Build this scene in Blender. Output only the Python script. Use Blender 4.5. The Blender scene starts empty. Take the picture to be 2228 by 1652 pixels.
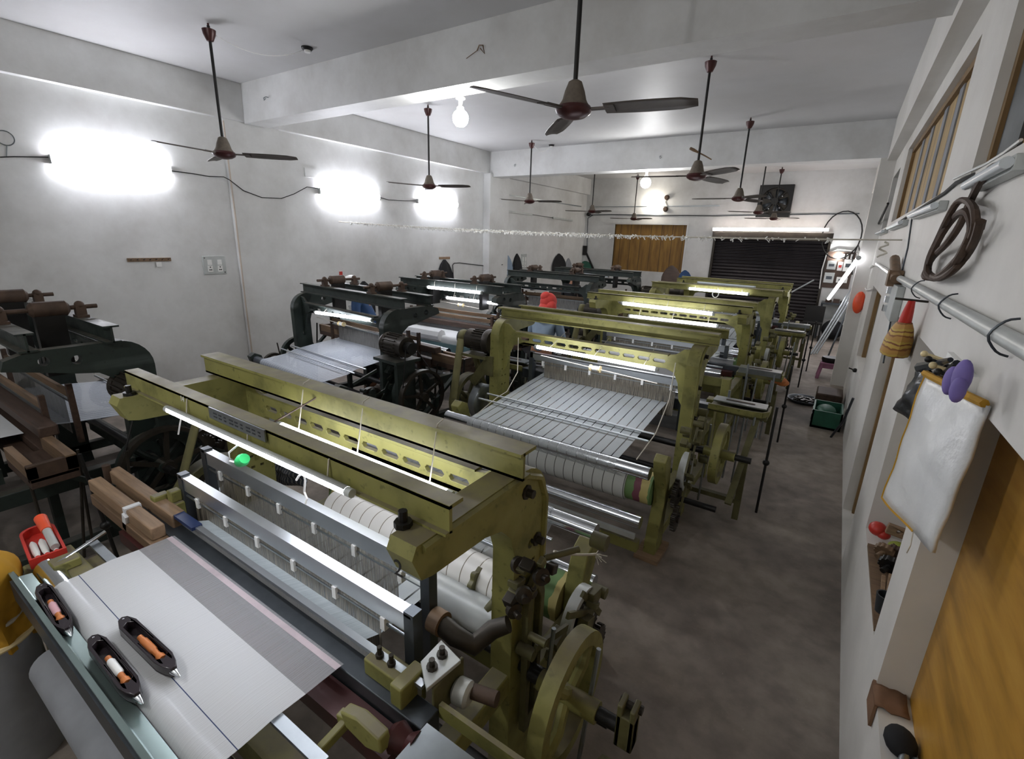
import bpy, bmesh, math, random
from mathutils import Vector, Matrix
from mathutils.geometry import tessellate_polygon
PI = math.pi
random.seed(7)
scene = bpy.context.scene
COL = scene.collection

# ------------------------------------------------------------------ camera
H = 2.3
F = 1049.13
RM = ((0.83131521, 0.55493745, 0.03097506),
      (0.18111203, -0.21778071, -0.9590464),
      (-0.52546499, 0.80287981, -0.28155026))
CR, CD, CF = (Vector(r).normalized() for r in RM)
camd = bpy.data.cameras.new('camera'); cam = bpy.data.objects.new('camera', camd); COL.objects.link(cam)
camd.sensor_fit = 'HORIZONTAL'; camd.sensor_width = 36.0; camd.lens = 36.0 * F / 2228.0
camd.clip_start = 0.02; camd.clip_end = 100
cam.matrix_world = Matrix(((CR.x, -CD.x, -CF.x, 0), (CR.y, -CD.y, -CF.y, 0), (CR.z, -CD.z, -CF.z, H), (0, 0, 0, 1)))
scene.camera = cam


def at(px, py, axis, val):
    """World point seen at photo pixel (px, py) on the plane axis = val."""
    v = CR * ((px - 1114) / F) + CD * ((py - 826) / F) + CF
    c = Vector((0, 0, H)); i = 'xyz'.index(axis)
    return c + v * ((val - c[i]) / v[i])


# ------------------------------------------------------------------ materials
def lin(h):
    h = h.lstrip('#'); o = []
    for i in (0, 2, 4):
        c = int(h[i:i + 2], 16) / 255
        o.append(c / 12.92 if c <= .04045 else ((c + .055) / 1.055) ** 2.4)
    return (*o, 1)


class NT:
    def __init__(s, name):
        s.m = bpy.data.materials.new(name); s.m.use_nodes = True
        s.t = s.m.node_tree; s.n = s.t.nodes; s.l = s.t.links
        s.b = s.n['Principled BSDF']; s.out = s.n['Material Output']
        s.tc = s.n.new('ShaderNodeTexCoord')

    def node(s, typ, **kw):
        n = s.n.new(typ)
        for k, v in kw.items(): setattr(n, k, v)
        return n

    def noise(s, scale, detail=4, vec=None, rough=.55):
        n = s.n.new('ShaderNodeTexNoise'); n.inputs['Scale'].default_value = scale
        n.inputs['Detail'].default_value = detail; n.inputs['Roughness'].default_value = rough
        s.l.new(vec or s.tc.outputs['Object'], n.inputs['Vector']); return n.outputs['Fac']

    def mapping(s, scale):
        m = s.n.new('ShaderNodeMapping'); m.inputs['Scale'].default_value = scale
        s.l.new(s.tc.outputs['Object'], m.inputs['Vector']); return m.outputs['Vector']

    def ramp(s, fac, stops):
        r = s.n.new('ShaderNodeValToRGB'); e = r.color_ramp.elements
        while len(e) < len(stops): e.new(.5)
        for el, (p, c) in zip(e, stops):
            el.position = p; el.color = c if len(c) == 4 else (*c, 1)
        s.l.new(fac, r.inputs['Fac']); return r.outputs['Color']

    def mix(s, fac, a, b, mode='MIX'):
        m = s.n.new('ShaderNodeMix'); m.data_type = 'RGBA'; m.blend_type = mode
        for sock, v in ((m.inputs[0], fac), (m.inputs[6], a), (m.inputs[7], b)):
            if isinstance(v, (float, int)): sock.default_value = v
            elif isinstance(v, tuple): sock.default_value = v
            else: s.l.new(v, sock)
        return m.outputs[2]

    def math(s, op, a, b=0.0):
        m = s.n.new('ShaderNodeMath'); m.operation = op
        for sock, v in ((m.inputs[0], a), (m.inputs[1], b)):
            if isinstance(v, (float, int)): sock.default_value = v
            else: s.l.new(v, sock)
        return m.outputs[0]

    def xyz(s, which):
        x = s.n.new('ShaderNodeSeparateXYZ'); s.l.new(s.tc.outputs['Object'], x.inputs[0]); return x.outputs[which]

    def bump(s, fac, strength=.2, dist=.01):
        b = s.n.new('ShaderNodeBump'); b.inputs['Strength'].default_value = strength
        b.inputs['Distance'].default_value = dist
        s.l.new(fac, b.inputs['Height']); s.l.new(b.outputs['Normal'], s.b.inputs['Normal'])

    def set(s, **kw):
        nm = dict(color='Base Color', rough='Roughness', metal='Metallic', alpha='Alpha', spec='Specular IOR Level',
                  trans='Transmission Weight', emit='Emission Color', power='Emission Strength', sheen='Sheen Weight')
        for k, v in kw.items():
            i = s.b.inputs[nm[k]]
            if isinstance(v, (float, int, tuple)): i.default_value = v
            else: s.l.new(v, i)
        return s.m


def plain(name, col, rough=.5, metal=0., var=.18, scale=9., bump=0.):
    t = NT(name); c = lin(col)
    d = tuple(x * (1 - var) for x in c[:3]) + (1,); u = tuple(min(1, x * (1 + var * .6)) for x in c[:3]) + (1,)
    f = t.noise(scale)
    if bump: t.bump(f, bump)
    return t.set(color=t.ramp(f, [(.3, d), (.7, u)]), rough=rough, metal=metal)


def painted(name, col, dust, amount=.75, rough=.42):
    """Painted iron with grease patches, and settled dust on upward faces."""
    t = NT(name); c = lin(col)
    f = t.noise(6.0, 6); g = t.noise(28.0, 3)
    base = t.ramp(f, [(.28, tuple(x * .55 for x in c[:3])), (.5, c), (.75, tuple(min(1, x * 1.15) for x in c[:3]))])
    base = t.mix(t.ramp(g, [(.62, (0, 0, 0)), (.72, (1, 1, 1))]), base, tuple(x * .6 for x in c[:3]) + (1,))
    geo = t.node('ShaderNodeNewGeometry'); sx = t.node('ShaderNodeSeparateXYZ'); t.l.new(geo.outputs['Normal'], sx.inputs[0])
    up = t.ramp(sx.outputs['Z'], [(.75, (0, 0, 0)), (.98, (amount,) * 3)])
    up = t.mix(1.0, up, t.ramp(t.noise(14, 5), [(.3, (.5,) * 3), (.6, (1,) * 3)]), 'MULTIPLY')
    return t.set(color=t.mix(up, base, lin(dust)), rough=t.ramp(f, [(.3, (rough + .25,) * 3), (.7, (rough,) * 3)]), spec=.4)


def wood(name, col, scale=(3, 40, 40), rough=.6):
    t = NT(name); c = lin(col)
    f = t.noise(1.2, 6, t.mapping(scale)); g = t.noise(3, 2)
    b = t.ramp(f, [(.3, tuple(x * .55 for x in c[:3])), (.6, c), (.8, tuple(min(1, x * 1.2) for x in c[:3]))])
    return t.set(color=t.mix(.25, b, t.ramp(g, [(.4, tuple(x * .4 for x in c[:3])), (.6, c)])), rough=rough)


def emitter(name, col, power):
    t = NT(name); return t.set(color=lin('#ffffff'), emit=lin(col), power=power)


def threads(name, col, density, gap=None, gapw=.12, fine=900., lines=None, rough=.7, ax='X'):
    """Sheet of fine threads: partly see-through, with bare gaps every `gap` metres."""
    t = NT(name); x = t.xyz(ax)
    cmb = t.node('ShaderNodeCombineXYZ'); t.l.new(t.math('MULTIPLY', x, fine), cmb.inputs[0])
    n = t.node('ShaderNodeTexNoise'); n.inputs['Scale'].default_value = 1.0; n.inputs['Detail'].default_value = 2
    t.l.new(cmb.outputs[0], n.inputs['Vector'])
    a = t.ramp(n.outputs['Fac'], [(.35, (density * .72,) * 3), (.65, (min(1, density * 1.15),) * 3)])
    if gap:
        fr = t.math('FRACT', t.math('DIVIDE', t.math('ADD', x, 50.0), gap))
        k = t.math('GREATER_THAN', fr, gapw)
        a = t.math('MULTIPLY', a, t.math('MAXIMUM', k, .12))
    c = lin(col)
    return t.set(color=t.ramp(n.outputs['Fac'], [(.3, tuple(v * .8 for v in c[:3])), (.7, c)]), alpha=a, rough=rough, spec=.2)


def healdmat(name, dark, light):
    t = NT(name); x = t.xyz('X'); c = t.node('ShaderNodeCombineXYZ'); t.l.new(t.math('MULTIPLY', x, 260.), c.inputs[0]); t.l.new(t.math('MULTIPLY', t.xyz('Z'), 3.), c.inputs[2])
    n = t.node('ShaderNodeTexNoise'); n.inputs['Scale'].default_value = 1.; n.inputs['Detail'].default_value = 4; n.inputs['Roughness'].default_value = .7; t.l.new(c.outputs[0], n.inputs['Vector'])
    return t.set(color=t.ramp(n.outputs['Fac'], [(.44, lin(dark)), (.60, lin(light))]), alpha=t.ramp(n.outputs['Fac'], [(.32, (.3,) * 3), (.46, (.88,) * 3)]), rough=.5)

M = {}
def wallmat(name, col, dirt='#8a857c', amt=.35):
    t = NT(name); c = lin(col)
    f = t.noise(.9, 6, None, .65); g = t.noise(35, 3)
    m = t.ramp(f, [(.35, (amt,) * 3), (.62, (0, 0, 0))])
    t.bump(g, .05, .004)
    return t.set(color=t.mix(m, c, lin(dirt)), rough=.55, spec=.3)
M['wall'] = wallmat('limewashed plaster', '#dddedd')
M['wallr'] = wallmat('limewashed plaster warm', '#dcdad5', '#9b948a', .25)
M['ceil'] = wallmat('ceiling distemper', '#c6c6c6', '#a9a7a3', .25)
M['reveal'] = wallmat('plaster reveal', '#c9bcae', '#8d8073', .5)
def floormat():
    t = NT('worn concrete'); f = t.noise(1.1, 7, None, .6); g = t.noise(60, 2); k = t.noise(7, 5)
    b = t.ramp(f, [(.3, lin('#6e665e')), (.5, lin('#8b8178')), (.72, lin('#a59a8e'))])
    b = t.mix(t.ramp(k, [(.35, (.3,) * 3), (.6, (0, 0, 0))]), b, lin('#3d362f'))
    b = t.mix(t.ramp(g, [(.70, (0, 0, 0)), (.78, (.7,) * 3)]), b, lin('#9f978c'))
    t.bump(g, .15, .01)
    return t.set(color=b, rough=.7, spec=.35)
M['floor'] = floormat()
M['olive'] = painted('olive enamel', '#85824a', '#6f6754', .9)
M['olived'] = painted('grimy olive enamel', '#5f5c3b', '#575142', .7)
M['green'] = painted('black green enamel', '#27302c', '#5b564d', .7)
M['greenl'] = painted('bottle green enamel', '#35463f', '#5d6a5f', .6)
M['black'] = plain('greasy black iron', '#1d1c1b', .45, .3)
M['iron'] = plain('oily dark iron', '#39342d', .45, .5, .3, 14)
M['rust'] = plain('rusty brown iron', '#4b3a2e', .65, .2, .35, 14)
M['chrome'] = plain('polished chrome', '#d4d8dc', .14, 1., .05)
M['alu'] = plain('brushed aluminium', '#c2c7cb', .32, .85, .08, 5)
M['steel'] = plain('grey steel', '#9aa0a3', .35, .9, .15, 8)
M['steeld'] = plain('dark steel', '#50555a', .4, .7, .2)
M['lgrey'] = plain('pale grey painted steel', '#b9bdbb', .4, .1, .12)
M['wood'] = wood('raw timber', '#a08468')
M['woodd'] = wood('dark timber', '#4e3b30')
M['woodg'] = wood('grimy timber', '#80674e')
M['cream'] = plain('cream plastic', '#e3cf9e', .4)
M['white'] = plain('white plastic', '#e9e9e6', .4, 0, .04)
M['cord'] = plain('cotton cord', '#cfcabd', .8)
M['rubber'] = plain('black rubber', '#161616', .6)
M['belt'] = plain('canvas drive belt', '#6b6742', .8)
M['red'] = plain('red plastic', '#c0342a', .4)
M['orange'] = plain('orange plastic', '#e8562f', .4)
M['maroon'] = plain('maroon enamel', '#45201f', .35, .2)
M['fan'] = plain('dusty brown fan enamel', '#57504a', .5, .3, .25)
M['fanhub'] = plain('dusty fan housing', '#6b6258', .8, 0, .2, 30)
M['teal'] = plain('teal sheet', '#58757a', .4)
M['cloth'] = plain('white cloth', '#d9dbdd', .75, 0, .04)
M['greycloth'] = plain('grey cloth', '#8d9095', .85, 0, .12)
M['blacktx'] = plain('black fabric', '#15161a', .85)
M['navy'] = plain('navy sweater', '#29456b', .85)
M['skyshirt'] = plain('blue grey shirt', '#8a9cb0', .85, 0, .08)
M['skin'] = plain('skin', '#9a6b4e', .55, 0, .06)
M['hair'] = plain('black hair', '#141210', .6)
M['scarf'] = plain('red headscarf', '#cc4038', .75, 0, .12)
M['mustard'] = plain('mustard fabric', '#b98a1e', .8, 0, .15)
M['green_p'] = plain('green plastic', '#2c6450', .5)
M['pink_p'] = plain('pink plastic', '#a06a86', .45)
M['purple'] = plain('purple fabric', '#7b6cb0', .7)
M['blackbag'] = plain('black polythene', '#20242c', .25)
M['blue'] = plain('blue tape', '#20325c', .5)
M['card'] = plain('torn cardboard', '#7c5c44', .85, 0, .2)
M['glassy'] = plain('grey plate glass steel', '#8fa09d', .2, .7, .15, 3)
M['tube'] = emitter('lit tube', '#f2f4ff', 6.5)
M['tubew'] = emitter('lit wall tube', '#f3f5ff', 16.)
M['tubes'] = emitter('lit warm tube', '#fff1ea', 6.)
M['bulb'] = emitter('lit bulb', '#ffffff', 50.)
M['bulbw'] = emitter('lit warm bulb', '#fff6e8', 6.)
M['tubeoff'] = plain('unlit tube', '#cfd6da', .3, 0, .03)
M['warp'] = threads('warp threads', '#c9d0d2', .74, .082, .1)
M['warpb'] = threads('warp threads bluish', '#c3c9d2', .8, .05, .08)
M['warpg'] = threads('loose warp threads', '#b9bfbf', .5, .075, .1)
M['weave'] = threads('woven voile', '#d6d8da', .9, None, .1, 700)
M['fell'] = threads('unwoven warp ends', '#c2c3c6', .5, None, .1, 500)
M['heald'] = healdmat('heald wires', '#2b2722', '#9c9484')
M['healdd'] = healdmat('fine heald wires', '#55534f', '#9b9a97')
def stripes(name, cols, ax, period, rough=.7, noise=0.):
    t = NT(name); v = t.xyz(ax)
    if noise: v = t.math('ADD', v, t.math('MULTIPLY', t.noise(12, 3), noise))
    f = t.math('FRACT', t.math('DIVIDE', t.math('ADD', v, 50.), period))
    n = len(cols); r = t.node('ShaderNodeValToRGB'); r.color_ramp.interpolation = 'CONSTANT'
    e = r.color_ramp.elements
    while len(e) < n: e.new(.5)
    for el, (p, c) in zip(e, cols): el.position = p; el.color = lin(c)
    t.l.new(f, r.inputs['Fac']); return t.set(color=r.outputs['Color'], rough=rough)
M['ringed'] = stripes('banded warp beam', [(0, '#d8d6d0'), (.94, '#6d6452')], 'X', .075, .35)
M['check'] = stripes('checked cloth', [(0, '#3b3f48'), (.7, '#8c8f94'), (.8, '#3b3f48'), (.88, '#a9a39a')], 'X', .05, .8)
M['print'] = stripes('printed yellow sleeve', [(0, '#b58a45'), (.35, '#8a5a30'), (.5, '#c3a14d'), (.75, '#7d4a2a'), (.85, '#bda04a')], 'Z', .075, .6, .05)
M['plytag'] = stripes('tagged warp barrel', [(0, '#6f8f5a'), (.55, '#c6b878'), (.8, '#7e4a58')], 'X', .25, .6, .05)
def ply():
    t = NT('varnished plywood'); f = t.noise(1.3, 6, t.mapping((1, 1.5, 9)), .6)
    b = t.ramp(f, [(.3, lin('#8d6720')), (.55, lin('#b48531')), (.8, lin('#c79a44'))])
    k = t.noise(9, 2); b = t.mix(t.ramp(k, [(.72, (0, 0, 0)), (.8, (.6,) * 3)]), b, lin('#4d3414'))
    return t.set(color=b, rough=.45)
M['ply'] = ply()
def plank(name, ax, period, cols):
    t = NT(name); v = t.xyz(ax)
    f = t.math('FRACT', t.math('DIVIDE', t.math('ADD', v, 50.), period))
    n = t.noise(1.3, 6, t.mapping((9, 9, 1.2)))
    b = t.ramp(n, [(.3, lin(cols[0])), (.6, lin(cols[1])), (.85, lin(cols[2]))])
    return t.set(color=t.mix(t.math('LESS_THAN', f, .05), b, lin(cols[3])), rough=.6)
M['planks'] = plank('boarded shutter', 'X', .33, ('#6d4d1e', '#8e6a2c', '#a5803c', '#4b3413'))
M['planksr'] = plank('weathered boards', 'Y', .42, ('#8e754a', '#b09463', '#c0a676', '#5a4a38'))
M['frame'] = wood('brown window frame', '#8a6c42', (20, 20, 3))
def shutter():
    t = NT('rolling shutter slats'); z = t.xyz('Z')
    f = t.math('SINE', t.math('MULTIPLY', z, 2 * PI / .09))
    t.bump(f, .9, .012)
    return t.set(color=t.ramp(t.noise(3, 4), [(.3, lin('#1d1a1d')), (.7, lin('#2b272a'))]), rough=.4, metal=.4)
M['shutter'] = shutter()


# ------------------------------------------------------------------ mesh builder
class MB:
    def __init__(s): s.v = []; s.f = []

    def add(s, vs, fs):
        o = len(s.v); s.v += [Vector(v) for v in vs]; s.f += [tuple(i + o for i in f) for f in fs]; return s

    def box(s, x0, x1, y0, y1, z0, z1, mat=None):
        vs = [Vector((x, y, z)) for z in (z0, z1) for y in (y0, y1) for x in (x0, x1)]
        if mat: vs = [mat @ v for v in vs]
        return s.add(vs, [(0, 2, 3, 1), (4, 5, 7, 6), (0, 1, 5, 4), (2, 6, 7, 3), (0, 4, 6, 2), (1, 3, 7, 5)])

    def cbox(s, c, d, mat=None):
        m = Matrix.Translation(c) @ (mat or Matrix())
        return s.box(-d[0] / 2, d[0] / 2, -d[1] / 2, d[1] / 2, -d[2] / 2, d[2] / 2, m)

    def bar(s, a, b, w, h, up=(0, 0, 1)):
        a, b = Vector(a), Vector(b); d = b - a; L = d.length; d.normalize()
        u = Vector(up); sd = d.cross(u)
        if sd.length < 1e-4: sd = d.cross(Vector((1, 0, 0)))
        sd.normalize(); u = sd.cross(d)
        m = Matrix(((d.x, sd.x, u.x, a.x), (d.y, sd.y, u.y, a.y), (d.z, sd.z, u.z, a.z), (0, 0, 0, 1)))
        return s.box(0, L, -w / 2, w / 2, -h / 2, h / 2, m)

    def lathe(s, prof, o=(0, 0, 0), ax=(0, 0, 1), n=20, caps=True):
        o, ax = Vector(o), Vector(ax).normalized()
        t = Vector((1, 0, 0)) if abs(ax.x) < .9 else Vector((0, 1, 0))
        u = ax.cross(t).normalized(); w = ax.cross(u)
        vs, fs = [], []
        for r, h in prof:
            for k in range(n):
                a = 2 * PI * k / n; vs.append(o + ax * h + (u * math.cos(a) + w * math.sin(a)) * max(r, 1e-4))
        for i in range(len(prof) - 1):
            for k in range(n):
                a, b = i * n + k, i * n + (k + 1) % n; fs.append((a, b, b + n, a + n))
        if caps:
            fs.append(tuple(range(n - 1, -1, -1))); q = (len(prof) - 1) * n; fs.append(tuple(range(q, q + n)))
        return s.add(vs, fs)

    def cyl(s, a, b, r, r2=None, n=16):
        a, b = Vector(a), Vector(b)
        return s.lathe([(r, 0), (r if r2 is None else r2, (b - a).length)], a, b - a, n)

    def tube(s, pts, r, n=8, closed=False):
        pts = [Vector(p) for p in pts]; m = len(pts); vs, fs = [], []
        rr = r if isinstance(r, (list, tuple)) else [r] * m
        up = None
        for i, p in enumerate(pts):
            if closed: d = pts[(i + 1) % m] - pts[i - 1]
            else: d = pts[min(i + 1, m - 1)] - pts[max(i - 1, 0)]
            d.normalize()
            if up is None:
                up = Vector((0, 0, 1)) if abs(d.z) < .9 else Vector((1, 0, 0))
            sd = d.cross(up)
            if sd.length < 1e-5: sd = d.cross(Vector((0.3, 1, .2)))
            sd.normalize(); up = sd.cross(d)
            for k in range(n):
                a = 2 * PI * k / n; vs.append(p + (sd * math.cos(a) + up * math.sin(a)) * rr[i])
        for i in range(m if closed else m - 1):
            j = (i + 1) % m
            for k in range(n):
                fs.append((i * n + k, i * n + (k + 1) % n, j * n + (k + 1) % n, j * n + k))
        if not closed:
            fs.append(tuple(range(n - 1, -1, -1))); q = (m - 1) * n; fs.append(tuple(range(q, q + n)))
        return s.add(vs, fs)

    def prism(s, outer, a0, a1, ax='x', holes=()):
        loops = [list(outer)] + [list(h) for h in holes]
        if a0 > a1: a0, a1 = a1, a0
        def P(p, a):
            return {'x': (a, p[0], p[1]), 'y': (p[0], a, p[1]), 'z': (p[0], p[1], a)}[ax]
        flat = [p for L in loops for p in L]; N = len(flat)
        tri = tessellate_polygon([[Vector((p[0], p[1], 0)) for p in L] for L in loops])
        vs = [P(p, a0) for p in flat] + [P(p, a1) for p in flat]
        fs = [tuple(t) for t in tri] + [tuple(i + N for i in reversed(t)) for t in tri]
        o = 0
        for L in loops:
            n = len(L)
            for k in range(n):
                a, b = o + k, o + (k + 1) % n; fs.append((a, b, b + N, a + N))
            o += n
        return s.add(vs, fs)

    def ring(s, c, ax, R, r, w, n=28):
        """Flat rim: outer radius R, inner radius r, width w along ax."""
        return s.lathe([(r, -w / 2), (R, -w / 2), (R, w / 2), (r, w / 2), (r, -w / 2)], c, ax, n, caps=False)

    def sphere(s, c, r, sc=(1, 1, 1), n=14, m=9, rot=None):
        c = Vector(c); vs, fs = [], []
        for i in range(m + 1):
            t = PI * i / m
            for k in range(n):
                a = 2 * PI * k / n
                v = Vector((math.sin(t) * math.cos(a) * sc[0], math.sin(t) * math.sin(a) * sc[1], math.cos(t) * sc[2])) * r
                vs.append(c + (rot @ v if rot else v))
        for i in range(m):
            for k in range(n):
                fs.append((i * n + k, (i + 1) * n + k, (i + 1) * n + (k + 1) % n, i * n + (k + 1) % n))
        return s.add(vs, fs)

    def grid(s, rows):
        vs = [p for r in rows for p in r]; n = len(rows[0]); fs = []
        for i in range(len(rows) - 1):
            for k in range(n - 1): fs.append((i * n + k, i * n + k + 1, (i + 1) * n + k + 1, (i + 1) * n + k))
        return s.add(vs, fs)

    def gear(s, c, ax, R, w, teeth=18, hub=.3):
        c, ax = Vector(c), Vector(ax).normalized()
        t = Vector((1, 0, 0)) if abs(ax.x) < .9 else Vector((0, 1, 0))
        u = ax.cross(t).normalized(); v = ax.cross(u)
        pts = []
        for k in range(teeth):
            for j, q in ((0, .88), (.25, 1), (.5, 1), (.75, .88)):
                a = 2 * PI * (k + j) / teeth; pts.append((u * math.cos(a) + v * math.sin(a)) * R * q)
        n = len(pts)
        vs = [c + p - ax * w / 2 for p in pts] + [c + p + ax * w / 2 for p in pts]
        s.add(vs, [tuple(range(n - 1, -1, -1)), tuple(range(n, 2 * n))] + [(k, (k + 1) % n, n + (k + 1) % n, n + k) for k in range(n)])
        s.cyl(c - ax * w, c + ax * w, R * hub, n=12)
        return s

    def build(s, name, mat, parent=None, bevel=0., world=False, smooth=True, solid=0.):
        vs = s.v
        if world and parent is not None:
            q = parent
            while q.name not in ROOTM: q = q.parent
            inv = ROOTM[q.name].inverted(); vs = [inv @ v for v in vs]
        me = bpy.data.meshes.new(name); me.from_pydata([tuple(v) for v in vs], [], s.f)
        bm = bmesh.new(); bm.from_mesh(me); bmesh.ops.recalc_face_normals(bm, faces=bm.faces); bm.to_mesh(me); bm.free()
        o = bpy.data.objects.new(name, me); COL.objects.link(o)
        me.materials.append(M[mat] if isinstance(mat, str) else mat)
        if smooth:
            me.polygons.foreach_set('use_smooth', [True] * len(me.polygons)); me.set_sharp_from_angle(angle=math.radians(38))
        if parent is not None: o.parent = parent
        if solid:
            m = o.modifiers.new('Solid', 'SOLIDIFY'); m.thickness = solid
        if bevel:
            m = o.modifiers.new('Bevel', 'BEVEL'); m.width = bevel; m.segments = 2; m.limit_method = 'ANGLE'; m.angle_limit = math.radians(50)
        return o


ROOTM = {}
def thing(name, label, cat, loc=(0, 0, 0), rz=0., group=None, scale=None):
    o = bpy.data.objects.new(name, None); COL.objects.link(o)
    o.location = loc; o.rotation_euler = (0, 0, rz); o.empty_display_size = .1
    if scale: o.scale = scale
    ROOTM[o.name] = Matrix.Translation(loc) @ Matrix.Rotation(rz, 4, 'Z') @ (Matrix.Diagonal((*scale, 1)) if scale else Matrix())
    o['label'] = label; o['category'] = cat
    if group: o['group'] = group
    return o
def tag(o, label, cat, group=None, kind=None):
    o['label'] = label; o['category'] = cat
    if group: o['group'] = group
    if kind: o['kind'] = kind
    return o
def struct(mb, name, mat, label, cat, **kw):
    o = mb.build(name, mat, **kw); return tag(o, label, cat, None, 'structure')
def arc(cx, cz, r, a0, a1, n=6):
    return [(cx + r * math.cos(math.radians(a0 + (a1 - a0) * i / n)), cz + r * math.sin(math.radians(a0 + (a1 - a0) * i / n))) for i in range(n + 1)]
def circ(cx, cz, r, n=16): return [(cx + r * math.cos(2 * PI * k / n), cz + r * math.sin(2 * PI * k / n)) for k in range(n)]
def sag(a, b, d, n=14):
    a, b = Vector(a), Vector(b)
    return [a.lerp(b, i / n) - Vector((0, 0, d * 4 * (i / n) * (1 - i / n))) for i in range(n + 1)]
def smooth(pts, k=4):
    P = [Vector(p) for p in pts]; out = []
    for i in range(len(P) - 1):
        a, b, c, d = P[max(i - 1, 0)], P[i], P[i + 1], P[min(i + 2, len(P) - 1)]
        for j in range(k):
            t = j / k
            out.append(.5 * ((2 * b) + (c - a) * t + (2 * a - 5 * b + 4 * c - d) * t * t + (3 * b - a - 3 * c + d) * t ** 3))
    return out + [P[-1]]
def text(name, body, size, loc, rot, mat, parent, ext=.0008):
    cu = bpy.data.curves.new(name, 'FONT'); cu.body = body; cu.size = size; cu.extrude = ext; cu.align_x = 'CENTER'; cu.align_y = 'CENTER'
    tmp = bpy.data.objects.new(name + '_curve', cu); COL.objects.link(tmp)
    me = bpy.data.meshes.new_from_object(tmp.evaluated_get(bpy.context.evaluated_depsgraph_get()))
    bpy.data.objects.remove(tmp); me.materials.clear(); me.materials.append(M[mat])
    o = bpy.data.objects.new(name, me); COL.objects.link(o)
    o.location = loc; o.rotation_euler = rot; o.parent = parent; return o

# ------------------------------------------------------------------ room shell
XL, XR, YB, YN, ZC = -7.36, .41, 15.4, -1.7, 4.2
struct(MB().box(XL - .3, XR + .9, YN - .3, YB + .3, -.12, 0), 'floor', 'floor', 'worn dark concrete floor of the weaving hall', 'floor')
struct(MB().box(XL - .3, XR + .9, YN - .3, YB + .3, ZC, ZC + .15), 'ceiling', 'ceil', 'off white painted ceiling above the looms', 'ceiling')
struct(MB().box(XL - .25, XL, YN - .2, YB + .2, 0, ZC), 'wall_left', 'wall', 'white plastered wall with three lit tubes', 'wall')
struct(MB().box(XL - .25, XR + .9, YN - .25, YN, 0, ZC), 'wall_near', 'wall', 'white plastered wall behind the nearest loom', 'wall')
def rect(a0, a1, b0, b1): return [(a0, b0), (a1, b0), (a1, b1), (a0, b1)]
# openings of the aisle-side wall: (y0, y1, z0, z1)
HOLE = dict(board=(-1.25, 2.05, .66, 1.866), niche=(2.33, 3.34, .68, 1.866), door=(4.05, 4.98, .012, 1.84), alcove=(6.5, 8.3, .85, 1.83),
            win_near=(-.9, 3.1, 2.64, 3.56), win_mid=(3.95, 7.75, 2.63, 3.45), win_far=(8.5, 9.7, 2.6, 3.35))
struct(MB().prism(rect(YN - .2, YB + .2, 0, ZC), XR, XR + .3, 'x', [rect(*h) for h in HOLE.values()]), 'wall_right', 'wallr',
       'white wall along the aisle with niches and high windows', 'wall', smooth=False)
sxl, sxr = at(1549, 560, 'y', YB).x, at(1799, 560, 'y', YB).x
swt = at(1660, 520, 'y', YB).z
wx0, wx1 = at(1338, 500, 'y', YB).x, at(1494, 500, 'y', YB).x
wz1, wz0 = at(1420, 489, 'y', YB).z, at(1400, 590, 'y', YB).z
struct(MB().prism(rect(XL - .2, XR + .5, 0, ZC), YB, YB + .25, 'y', [rect(sxl, sxr, .012, swt), rect(wx0, wx1, wz0, wz1)]), 'wall_back', 'wall',
       'white plastered end wall with rolling shutter', 'wall', smooth=False)
# beams
struct(MB().box(XL, XL + .11, YN, YB, 3.73, ZC), 'trim_1', 'wall', 'ceiling beam running along the top of the left wall', 'beam')
struct(MB().box(XR - .12, XR, YN, YB, 3.62, ZC), 'trim_2', 'wallr', 'ceiling beam running above the high windows', 'beam')
struct(MB().box(XL + .11, XR - .12, 4.09, 4.41, 3.71, ZC), 'trim_3', 'wall', 'near cross beam carrying a bulb', 'beam')
struct(MB().box(XL + .11, XR - .12, 9.85, 10.2, 3.66, ZC), 'trim_4', 'wall', 'far cross beam over the rear looms', 'beam')
struct(MB().box(XL, XL + .06, 3.82, 4.62, 0, 3.73), 'trim_5', 'wall', 'shallow white pillar below the near cross beam', 'pillar')
struct(MB().box(XL, XL + .2, 9.75, 10.55, 0, 3.73), 'trim_6', 'wall', 'white pillar below the far cross beam', 'pillar')
struct(MB().box(XR - .2, XR, 9.9, 10.25, 0, 3.66), 'trim_7', 'wallr', 'white pillar on the aisle wall below the far beam', 'pillar')
struct(MB().box(XL + .11, -3.2, YB - .02, YB, 3.35, 3.37).box(XL, XL + .012, 10.6, 15.0, 3.33, 3.36), 'trim_8', 'steel', 'thin grey conduit line high on the far walls', 'conduit')
# stained edge of the near pillar
struct(MB().tube([(XL + .062, 3.825, 3.7), (XL + .062, 3.83, 2.4), (XL + .062, 3.822, 1.2), (XL + .062, 3.83, .1)], .012, 6), 'trim_9', 'reveal', 'dirty plaster edge of the near pillar', 'trim')

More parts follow.
